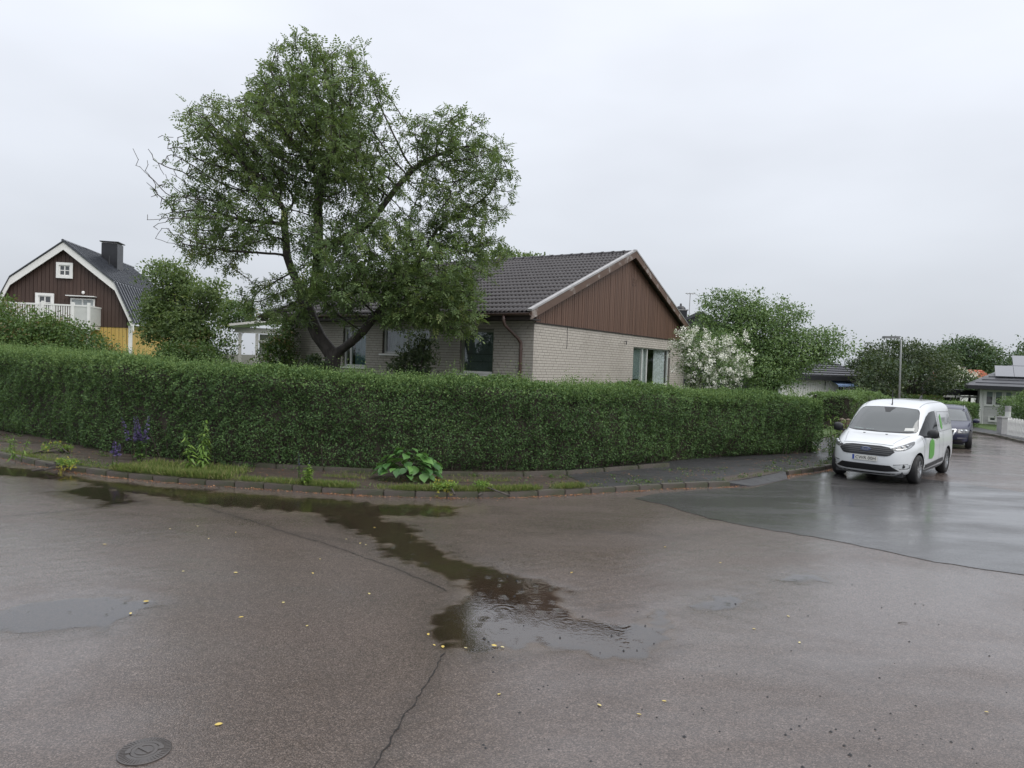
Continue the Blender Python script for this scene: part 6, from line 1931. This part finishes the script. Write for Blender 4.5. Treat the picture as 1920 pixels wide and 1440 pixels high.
def blue_car():
    F = Vector((math.sin(-0.7547), -math.cos(-0.7547), 0))
    p = G(1766, 841)
    root = empty('estate_car', (p.x, p.y, gz(p.x, p.y)), math.atan2(F.y, F.x) + 0.17)
    tag(root, 'dark blue estate car parked behind the white van', 'car')
    T = [(.19, -.22, -4.55, .76, 4, 9), (.27, -.10, -4.68, .85, 4, 9), (.40, -.02, -4.74, .89, 3.6, 9), (.54, -.0, -4.76, .905, 3.4, 9), (.64, -.03, -4.76, .91, 3.3, 9), (.72, -.09, -4.75, .905, 3.2, 9),
         (.79, -.22, -4.73, .90, 3.2, 9), (.85, -.45, -4.71, .89, 3.3, 9), (.90, -.75, -4.69, .885, 3.5, 9), (.945, -1.08, -4.67, .875, 4.0, 9), (.985, -1.26, -4.65, .862, 4.4, 9),
         (1.12, -1.52, -4.58, .81, 4.2, 8), (1.25, -1.78, -4.50, .75, 4.0, 8), (1.35, -2.0, -4.42, .70, 3.8, 8), (1.42, -2.2, -4.33, .64, 3.6, 7), (1.465, -2.45, -4.2, .52, 3.2, 6), (1.485, -2.7, -4.0, .34, 2.8, 5), (1.492, -2.9, -3.8, .10, 2.5, 4), (1.494, -3.2, -3.4, .005, 2, 2)]
    me = body_mesh('body', T, -2.4)
    sk = Skin(me)
    wc = [(-.92, .32), (-3.63, .32)]
    body = link('body', cut_arches(me, wc, 0.37, 0.58, M_BLUE), root)
    for cx, _ in wc:
        for sg in (-1, 1): wheel(root, cx, sg * 0.79, 0.32, 0.21, sg)
    fwd = (-1, 0, 0)
    add = lambda n, m_, mat, par=body: link(n, m_, par, mat)
    ws = [(0, -.72, .99), (0, 0, .975), (0, .72, .99), (0, .62, 1.29), (0, .52, 1.355), (0, 0, 1.375), (0, -.52, 1.355), (0, -.62, 1.29)]
    w_ = add('windscreen', sk.patch(ws, fwd, 0.004, 0.06), M_SCREEN)
    add('screen_seal', sk.strip(ws + [ws[0]], 0.025, fwd, 0.006), M_TRIM, w_)
    gp = [(0, -.40, .72), (0, .40, .72), (0, .28, .45), (0, -.28, .45)]
    g = add('grille', sk.patch(gp, fwd, 0.004, 0.05), M_GRILLE)
    add('grille_frame', sk.strip(gp[1:] + gp[:2], 0.045, fwd, 0.012), M_CHROME, g)
    add('air_intake', sk.patch([(0, -.62, .26), (0, .62, .26), (0, .58, .36), (0, -.58, .36)], fwd, 0.004, 0.05), M_GRILLE)
    pl = MB().box((0.012, -.26, .38), (0.03, .26, .49)).build('number_plate', M_PLATE, body)
    for sg in (-1, 1):
        dd = Vector((-math.cos(math.radians(35)), -sg * math.sin(math.radians(35)), 0))
        hp = [(-.06, .47, .60), (-.20, .72, .585), (-.42, .86, .62), (-.52, .885, .68), (-.34, .80, .735), (-.12, .50, .72)]
        hl = add('headlight', sk.patch([(x, sg * y, z) for x, y, z in hp], dd, 0.006, 0.05), M_LAMPD)
        for (x, y, z, r_) in ((-.14, .58, .66, .05), (-.28, .74, .66, .055)):
            loc, nor, _, _ = sk.hit(Vector((x, sg * y, z)) - dd * 4, dd)
            MB().lathe([(0.001, r_ * .4), (r_ * .6, r_ * .3), (r_, 0.0), (r_ * 1.1, -r_ * .3)], 14, 'x', tuple(loc + nor * 0.01)).build('reflector', M_LAMPC, hl, smooth=True)
        add('lamp_edge', sk.strip([(x, sg * y, z) for x, y, z in hp + [hp[0]]], 0.015, dd, 0.009), M_TRIM, hl)
        add('bumper_strip', sk.strip([(0, sg * .45, .415), (0, sg * .75, .42)], 0.022, fwd, 0.008), M_CHROME)
        d = (0, -sg, 0)
        S = lambda pts: [(x, 0, z) for x, z in pts]
        add('side_window', sk.patch(S([(-1.50, .985), (-1.95, 1.24), (-2.3, 1.33), (-3.9, 1.32), (-4.2, 1.24), (-4.35, 1.05), (-4.2, 1.0)]), d, 0.004, 0.08), M_SIDEGL)
        rl = [sk.hit((x, sg * .60, 4), (0, 0, -1))[0] + Vector((0, 0, .035)) for x in np.linspace(-2.2, -4.1, 9)]
        MB().tube(rl, 0.018, 6).build('roof_rail', M_CHROME, body)
        mi = MB().lathe([(0.001, -.11), (.06, -.10), (.085, -.03), (.08, .05), (.05, .10), (.001, .11)], 12, 'y', (-1.42, sg * 1.0, 1.0)).build('mirror', M_BLUE, root, smooth=True)
        MB().obox((-1.42, sg * .89, .955), (.04, 0, 0), (0, .06, 0), (0, 0, .015)).build('mirror_arm', M_TRIM, mi)
    MB().box((-4.4, -.65, .16), (-.4, .65, .28)).build('underbody', M_TRIM, root)
blue_car()
# ------------------------------------------------------------------ plants at the kerb, leaves and small things
def stalk_leaves(parent, pts, n, size, mat, name, seed, spread=0.3, droop=-0.2, tv=LEAF_V):
    r = np.random.default_rng(seed)
    P = np.array([tuple(p) for p in pts]); 
    t = np.sort(r.random(n)) * (len(P) - 1)
    i = np.minimum(t.astype(int), len(P) - 2)
    pos = P[i] + (P[i + 1] - P[i]) * (t - i)[:, None]
    a = r.random(n) * 6.283
    d = np.stack([np.cos(a), np.sin(a), np.full(n, droop) + r.normal(0, 0.2, n)], 1)
    nrm = unit(np.stack([np.cos(a) * 0.25, np.sin(a) * 0.25, np.ones(n)], 1) + r.normal(0, 0.25, (n, 3)))
    return pos, d, nrm, size * r.uniform(0.7, 1.25, n)
LONG_V = np.array([(0, 0, 0), (0.35, 0.11, 0.16), (1.0, 0, -0.18), (0.35, -0.11, 0.16)])
def tall_plant(name, label, base, h, stems, n, size, mat, lv, cat='plant', tilt=0.08, seed=1, taper=True, spike=None, fsize=1.6):
    r = np.random.default_rng(seed)
    root = empty(name, base)
    tag(root, label, cat)
    for k in range(stems):
        a = r.uniform(0, 6.28); q = r.uniform(0.0, 0.14) * (stems > 1)
        b = Vector((math.cos(a) * q, math.sin(a) * q, 0)); hh_ = h * r.uniform(0.7, 1.0) if k else h
        l_ = Vector((r.normal(0, tilt), r.normal(0, tilt), 0)) * hh_ + b * 0.8
        pts = [b, b + l_ * 0.4 + Vector((0, 0, hh_ * 0.5)), b + l_ + Vector((0, 0, hh_))]
        st = MB().tube(pts, [0.008, 0.006, 0.003], 5).build('stem', M_YGREEN if spike is None else mat, root)
        pos, d, nrm, sz = stalk_leaves(root, pts, max(4, n // stems), size, mat, 'leaf', seed + k)
        z = np.clip(pos[:, 2] / hh_, 0, 1)
        if taper: sz = sz * (1.1 - 0.65 * z)
        keep = z < (0.45 if spike else 2)
        tag(link('leaves', leaves_mesh('leaves', pos[keep], d[keep], nrm[keep], sz[keep], mat, lv), st), kind='stuff')
        if spike:
            m_ = 60
            t = r.uniform(0.45, 0.98, m_)
            P = np.array([tuple(p) for p in pts])
            pp = np.where(t[:, None] < 0.5, P[0] + (P[1] - P[0]) * (t * 2)[:, None], P[1] + (P[2] - P[1]) * (t * 2 - 1)[:, None])
            a = r.random(m_) * 6.28
            dd = np.stack([np.cos(a), np.sin(a), r.normal(0, 0.2, m_)], 1)
            tag(link('flower_spike', leaves_mesh('flower_spike', pp, dd, unit(r.normal(0, 1, (m_, 3)) + (0, 0, .5)), 0.075 * (1.15 - t) * fsize, spike), st), kind='stuff')
    return root
p = G(262, 864, 0.1)
tall_plant('bellflower', 'violet flower spikes in a clump against the hedge foot', p, 1.0, 8, 120, 0.12, M_SHRUB, LEAF_V, 'flower', 0.10, 41, True, M_VIOLET)
p = G(213, 872, 0.1)
tall_plant('bellflower', 'short lone violet flower left of the violet clump', p, 0.55, 2, 20, 0.09, M_SHRUB, LEAF_V, 'flower', 0.1, 42, True, M_VIOLET)
p = G(563, 896, 0.1)
tall_plant('bellflower', 'thin faded violet flower stalks above the yellow green weed', p, 0.55, 3, 14, 0.06, M_SHRUB, LEAF_V, 'flower', 0.08, 43, True, M_VIOLET, 0.45)
p = G(372, 884, 0.1)
tall_plant('goldenrod', 'tall bright green plant with drooping narrow leaves at the pavement', p, 1.0, 3, 210, 0.22, M_YGREEN, LONG_V, 'plant', 0.06, 44)
p = G(35, 861, 0.1)
tall_plant('goldenrod', 'small bright green weed by the kerb at the left edge', p, 0.5, 4, 110, 0.15, M_YGREEN, LONG_V, 'plant', 0.15, 45)
p = G(580, 908, 0.1)
tall_plant('nettle', 'leafy yellow green weed growing at the kerb joint', p, 0.36, 6, 150, 0.085, M_YGREEN, LEAF_V, 'plant', 0.2, 46, False)
for i, (px, py, h_, lab) in enumerate(((1563, 862, 0.95, 'tangled pale weeds between the hedge end and the van'), (1575, 850, 1.1, 'tall pale weeds by the wooden gate posts'))):
    p = G(px, py, 0.1)
    tall_plant('roadside_weeds', lab, p, h_, 9, 330, 0.13, M_YGREEN if i else M_SHRUB, LONG_V, 'plant', 0.2, 90 + i, False)
def bergenia():
    r = np.random.default_rng(47)
    base = G(765, 898, 0.1)
    root = empty('broad_leaf_plant', base)
    tag(root, 'large plant with broad green leaves at the hedge foot', 'plant')
    n = 9
    v, f = [(0, 0, 0)], []
    for i, (t, w, z) in enumerate(((0.12, 0.30, 0.03), (0.35, 0.46, 0.07), (0.62, 0.40, 0.04), (0.85, 0.18, -0.05))):
        v += [(t, w, z + 0.02), (t, 0, z - 0.03), (t, -w, z + 0.02)]
    v.append((1.02, 0, -0.14))
    f += [(0, 2, 1), (0, 3, 2)]
    for i in range(3):
        a = 1 + 3 * i
        f += [(a, a + 1, a + 4, a + 3), (a + 1, a + 2, a + 5, a + 4)]
    f += [(10, 11, 13), (11, 12, 13)]
    t = NT('broad_leaf')
    oi = t.node('ShaderNodeObjectInfo').outputs['Random']
    c = t.mix(oi, (0.045, 0.115, 0.035), (0.12, 0.25, 0.065))
    a_ = t.bsdf(c, 0.38, Specular_IOR_Level=0.4)
    mat = t.done(t.node('ShaderNodeMixShader', {0: 0.2, 1: a_, 2: t.node('ShaderNodeBsdfTranslucent', {0: (0.12, 0.25, 0.04, 1)}).outputs[0]}).outputs[0])
    me = MB().add(v, f).mesh('leaf', True); me.materials.append(mat)
    for k in range(95):
        a = r.uniform(0, 6.283)
        rad = 0.62 * math.sqrt(r.random())
        h = 0.60 * (1 - (rad / 0.75) ** 2) * r.uniform(0.25, 1.0) + 0.05
        p = (rad * math.cos(a), rad * math.sin(a) * 0.6, h)
        az = math.atan2(p[1], p[0]) + r.normal(0, 0.7)
        o = link('leaf', me, root, loc=p)
        o.rotation_euler = (r.normal(0, 0.25), r.uniform(0.1, 0.65), az)
        s = r.uniform(0.13, 0.25)
        o.scale = (s, s * r.uniform(0.75, 1.0), s)
    mb = MB()
    for k in range(16):
        a = r.uniform(0, 6.28); q = r.uniform(0.2, 0.5)
        mb.tube([(0, 0, 0), (math.cos(a) * q * .5, math.sin(a) * q * .3, 0.25), (math.cos(a) * q, math.sin(a) * q * .6, 0.35)], [0.012, 0.009, 0.006], 5)
    mb.build('stem', M_TWIG, root)
    b = G(820, 896, 0.1)
    tall_plant('dock', 'small rust red dock stalk right of the broad leaved plant', b, 0.32, 1, 60, 0.05, M_LITTER, LEAF_V, 'plant', 0.03, 48, True)
bergenia()
# low cushions with yellow flowers
for i, (px, py, sx, lab) in enumerate(((835, 921, 0.22, 'low yellow green cushion plant at the middle of the kerb'), (905, 919, 0.14, 'tiny yellow green cushion right of the larger one'), (120, 876, 0.22, 'low plant with small yellow flowers on the left pavement'), (105, 848, 0.3, 'leafy weed with yellow flowers near the hedge at left'))):
    p = G(px, py, 0.1)
    bush('cushion_plant', lab, [(p.x, p.y, p.z + 0.04, sx, sx * 0.6, 0.09 + 0.1 * (i == 3))], 500, 0.035, M_YGREEN, 'plant', (p.x, p.y, p.z), 2, seed=50 + i, clump=0.05, flowers=(40, 0.014, M_YPETAL, 'flower') if i != 1 else None)
# grass and moss along kerb and pavement
def kerb_grass():
    r = np.random.default_rng(60)
    pos, hgt = [], []
    line = resample(k_line, 0.02)
    def band(pxa, pxb, n, d0, d1, h):
        ia = min(range(len(line)), key=lambda i: (line[i] - pxa).length); ib = min(range(len(line)), key=lambda i: (line[i] - pxb).length)
        for _ in range(n):
            i = r.integers(ia, max(ia + 1, ib))
            if vnoise(np.array([[line[i].x, line[i].y]]), 0.9, 61)[0] < r.uniform(-0.8, 0.5): continue
            t = line[min(i + 5, len(line) - 1)] - line[i]
            nn = Vector((-t.y, t.x, 0)).normalized()
            d = r.uniform(d0, d1) if r.random() < 0.5 else r.normal(d0 + 0.05, 0.04)
            q = line[i] + nn * d
            pos.append((q.x, q.y, 0.10)); hgt.append(h * r.uniform(0.4, 1.3))
    band(G(200, 893), G(430, 912), 9000, 0.0, 1.0, 0.14)
    band(G(-100, 840), G(1100, 926), 9000, 0.0, 0.32, 0.06)
    band(G(560, 920), G(1000, 932), 2500, 0.9, 1.8, 0.07)
    band(G(430, 912), G(1100, 926), 17000, -0.03, 0.26, 0.10)
    band(G(0, 858), G(220, 893), 2200, 0.0, 0.5, 0.07)
    band(G(960, 930), G(1120, 922), 1200, 0.0, 0.5, 0.06)
    band(G(1180, 920), G(1560, 879), 500, -0.02, 0.10, 0.06)
    pos = np.array(pos); n = len(pos)
    d = unit(r.normal(0, 0.4, (n, 3)) * (1, 1, 0.2) + (0, 0, 1))
    nrm = r.normal(0, 1, (n, 3))
    bl = np.array([(0, 0, 0), (0.5, 0.05, 0.02), (1, 0, 0.12), (0.5, -0.05, 0.02)])
    tag(link('grass', leaves_mesh('grass', pos, d, nrm, np.array(hgt), M_GRASS, bl)), 'thin grass and weeds growing along the kerb and pavement', 'grass', kind='stuff')
    # mixed low weeds among the grass
    wp, wd, ws = [], [], []
    for _ in range(150):
        i = r.integers(0, int(len(line) * 0.62)); t_ = line[i + 5] - line[i]; nn = Vector((-t_.y, t_.x, 0)).normalized()
        c = line[i] + nn * (r.uniform(0.0, 0.25) if r.random() < 0.6 else r.uniform(0.2, 1.9))
        k = r.integers(10, 45); rad = r.uniform(0.03, 0.13)
        for _k in range(k):
            wp.append((c.x + r.normal(0, rad), c.y + r.normal(0, rad * 0.6), 0.09 + abs(r.normal(0, rad * 0.5)))); ws.append(r.uniform(0.02, 0.055))
    wp = np.array(wp)
    tag(link('low_weeds', leaves_mesh('low_weeds', wp, r.normal(0, 1, wp.shape), unit(r.normal(0, 0.5, wp.shape) + (0, 0, 1)), np.array(ws), M_SHRUB)), 'small leafy weeds scattered over pavement and kerb', 'weeds', kind='stuff')
    # rusty leaf litter washed along the gutter and over the pavement
    pts = []
    for i in r.integers(0, len(line) - 6, 15000):
        t = line[i + 5] - line[i]; nn = Vector((-t.y, t.x, 0)).normalized()
        if r.random() < 0.72:
            q = line[i] - nn * (0.12 + abs(r.normal(0.0, 0.07))); z = 0.014
        else:
            q = line[i] + nn * r.uniform(0.1, 1.6); z = 0.112
        dens = 0.35 + 0.65 * (vnoise(np.array([[q.x, q.y]]), 0.6, 62)[0] > 0.1)
        if r.random() < dens: pts.append((q.x, q.y, gz(q.x, q.y) + z))
    pts = np.array(pts); n = len(pts)
    d = r.normal(0, 1, (n, 3)) * (1, 1, 0.1)
    tag(link('leaf_litter', leaves_mesh('leaf_litter', pts, d, unit(r.normal(0, 0.25, (n, 3)) + (0, 0, 1)), r.uniform(0.015, 0.042, n), M_LITTER)), 'rust brown leaf litter and petals along the gutter', 'leaf litter', kind='stuff')
kerb_grass()
# single yellow leaves on the wet street
t = NT('yellow_leaf')
oi = t.node('ShaderNodeObjectInfo').outputs['Random']
M_YLEAF = t.done(t.bsdf(t.mix(oi, (0.50, 0.36, 0.06), (0.62, 0.55, 0.26)), 0.4, Coat_Weight=0.4))
def yellow_leaves():
    r = random.Random(5)
    v, f = [(0, 0, 0)], []
    out = [(0.0, 0.0), (0.25, 0.26), (0.55, 0.33), (0.82, 0.20), (1.0, 0.0), (0.82, -0.20), (0.55, -0.33), (0.25, -0.26)]
    mb = MB()
    mb.v = [(0.5, 0, 0.03)] + [(x, y, 0.02 + 0.10 * abs(y)) for x, y in out]
    mb.f = [(0, 1 + k, 1 + (k + 1) % 8) for k in range(8)]
    me = mb.mesh('fallen_leaf', True); me.materials.append(M_YLEAF)
    big = [(921, 1211, 0.085, 'yellow leaf floating at the puddle edge, larger one'), (946, 1216, 0.06, 'yellow leaf at the puddle edge, just right of the larger one'), (268, 1130, 0.09, 'yellow leaf on the dark wet spot at left'), (418, 1359, 0.085, 'pale yellow leaf lying near the iron cover'),
           (870, 1216, 0.055, 'yellow leaf at the left end of the bright puddle'), (933, 1305, 0.05, 'small yellow leaf below the puddle'), (1845, 1336, 0.05, 'small yellow leaf at the lower right of the street'), (812, 1210, 0.05, 'yellow leaf just left of the puddle')]
    small = [(317, 993), (370, 988), (391, 1012), (442, 1000), (677, 1019), (685, 1022), (647, 1012), (772, 1006), (446, 1075), (585, 1075), (346, 1072), (693, 1116), (578, 1174), (457, 1158), (1250, 1317), (1203, 1342), (1074, 1074), (1120, 1322), (1348, 1056), (1480, 1158), (1410, 1180), (803, 1193), (830, 1212), (1247, 1026), (600, 1050), (200, 1022), (1500, 1205), (245, 1150), (700, 990), (530, 1130)]
    for px, py, s, lab in big:
        p = G(px, py); o = link('fallen_leaf', me, None, loc=(p.x, p.y, 0.010)); s *= 0.62
        o.scale = (s, s * r.uniform(.8, 1.1), s); o.rotation_euler = (r.uniform(-.1, .1), r.uniform(-.1, .1), r.uniform(0, 6.28))
        tag(o, lab, 'leaf', 'yellow leaves on the street')
    for px, py in small:
        p = G(px, py); o = link('fallen_leaf', me, None, loc=(p.x, p.y, 0.009))
        s = r.uniform(0.028, 0.048); o.scale = (s, s * r.uniform(.7, 1.1), s); o.rotation_euler = (r.uniform(-.1, .1), r.uniform(-.1, .1), r.uniform(0, 6.28))
        tag(o, 'tiny yellow leaf fallen on the wet asphalt', 'leaf', 'tiny yellow leaves on the street')
yellow_leaves()
def pebbles():
    r = np.random.default_rng(70)
    pts = []
    while len(pts) < 150:
        q = G(r.uniform(900, 1950), r.uniform(1080, 1440)); pts.append((q.x, q.y))
    V, F = [], []
    for x, y in pts:
        s = abs(r.normal(0.006, 0.004)) + 0.003; b = len(V)
        V += [(x + s, y, .004), (x, y + s * .8, .004), (x - s, y, .004), (x, y - s, .004), (x, y, .004 + s * .8)]
        F += [(b, b + 1, b + 4), (b + 1, b + 2, b + 4), (b + 2, b + 3, b + 4), (b + 3, b, b + 4)]
    tag(link('grit', np_mesh('grit', V, F, M_TRIM)), 'scattered dark grit and crumbs on the street', 'grit', kind='stuff')
    p = G(1684, 1169)
    o = MB().tube([(0, 0, 0.010), (0.05, 0.004, 0.014), (0.09, -0.004, 0.010)], [0.004, 0.003, 0.002], 5).build('twig', M_TWIG, None, (p.x, p.y, 0))
    tag(o, 'short dark twig on the asphalt at right', 'twig')
pebbles()
def valve_cover():
    p = G(271, 1411)
    root = empty('valve_cover', (p.x, p.y, 0.004), 0.35)
    tag(root, 'small round iron valve cover set in the street, lower left', 'cover')
    m_ = plain('cast_iron', (0.055, 0.048, 0.045), 0.42, 0.25, 14, 0.3, 120, Coat_Weight=0.5, Coat_Roughness=0.25)
    R = 0.150
    MB().lathe([(R, -0.02), (R, 0.008), (R - 0.006, 0.011), (R * 0.55, 0.012), (R * 0.53, 0.006)], 48).build('frame', m_, root, smooth=False)
    lid = MB().lathe([(R * 0.52, 0.004), (R * 0.52, 0.011), (R * 0.49, 0.0125), (0.001, 0.0115)], 40).build('lid', m_, root)
    for sg in (-1, 1):
        MB().obox((sg * R * 0.60, 0, 0.012), (R * 0.10, 0, 0), (0, R * 0.12, 0), (0, 0, 0.004)).build('lug', m_, root)
    MB().obox((0, 0, 0.014), (R * 0.05, R * 0.04, 0), (-R * 0.22, R * 0.26, 0), (0, 0, 0.003)).build('bar', m_, lid)
    MB().lathe([(R * .36, 0.012), (R * .36, 0.015), (R * .33, 0.015), (R * .33, 0.012)], 32).build('ring', m_, lid)
    for k in range(44):
        a = 2 * math.pi * k / 44
        d = Vector((math.cos(a), math.sin(a), 0)); n = Vector((-d.y, d.x, 0))
        MB().obox(d * R * 0.82 + Vector((0, 0, 0.012)), d * R * 0.13, n * 0.002, (0, 0, 0.0022)).build('rib', m_, root)
valve_cover()
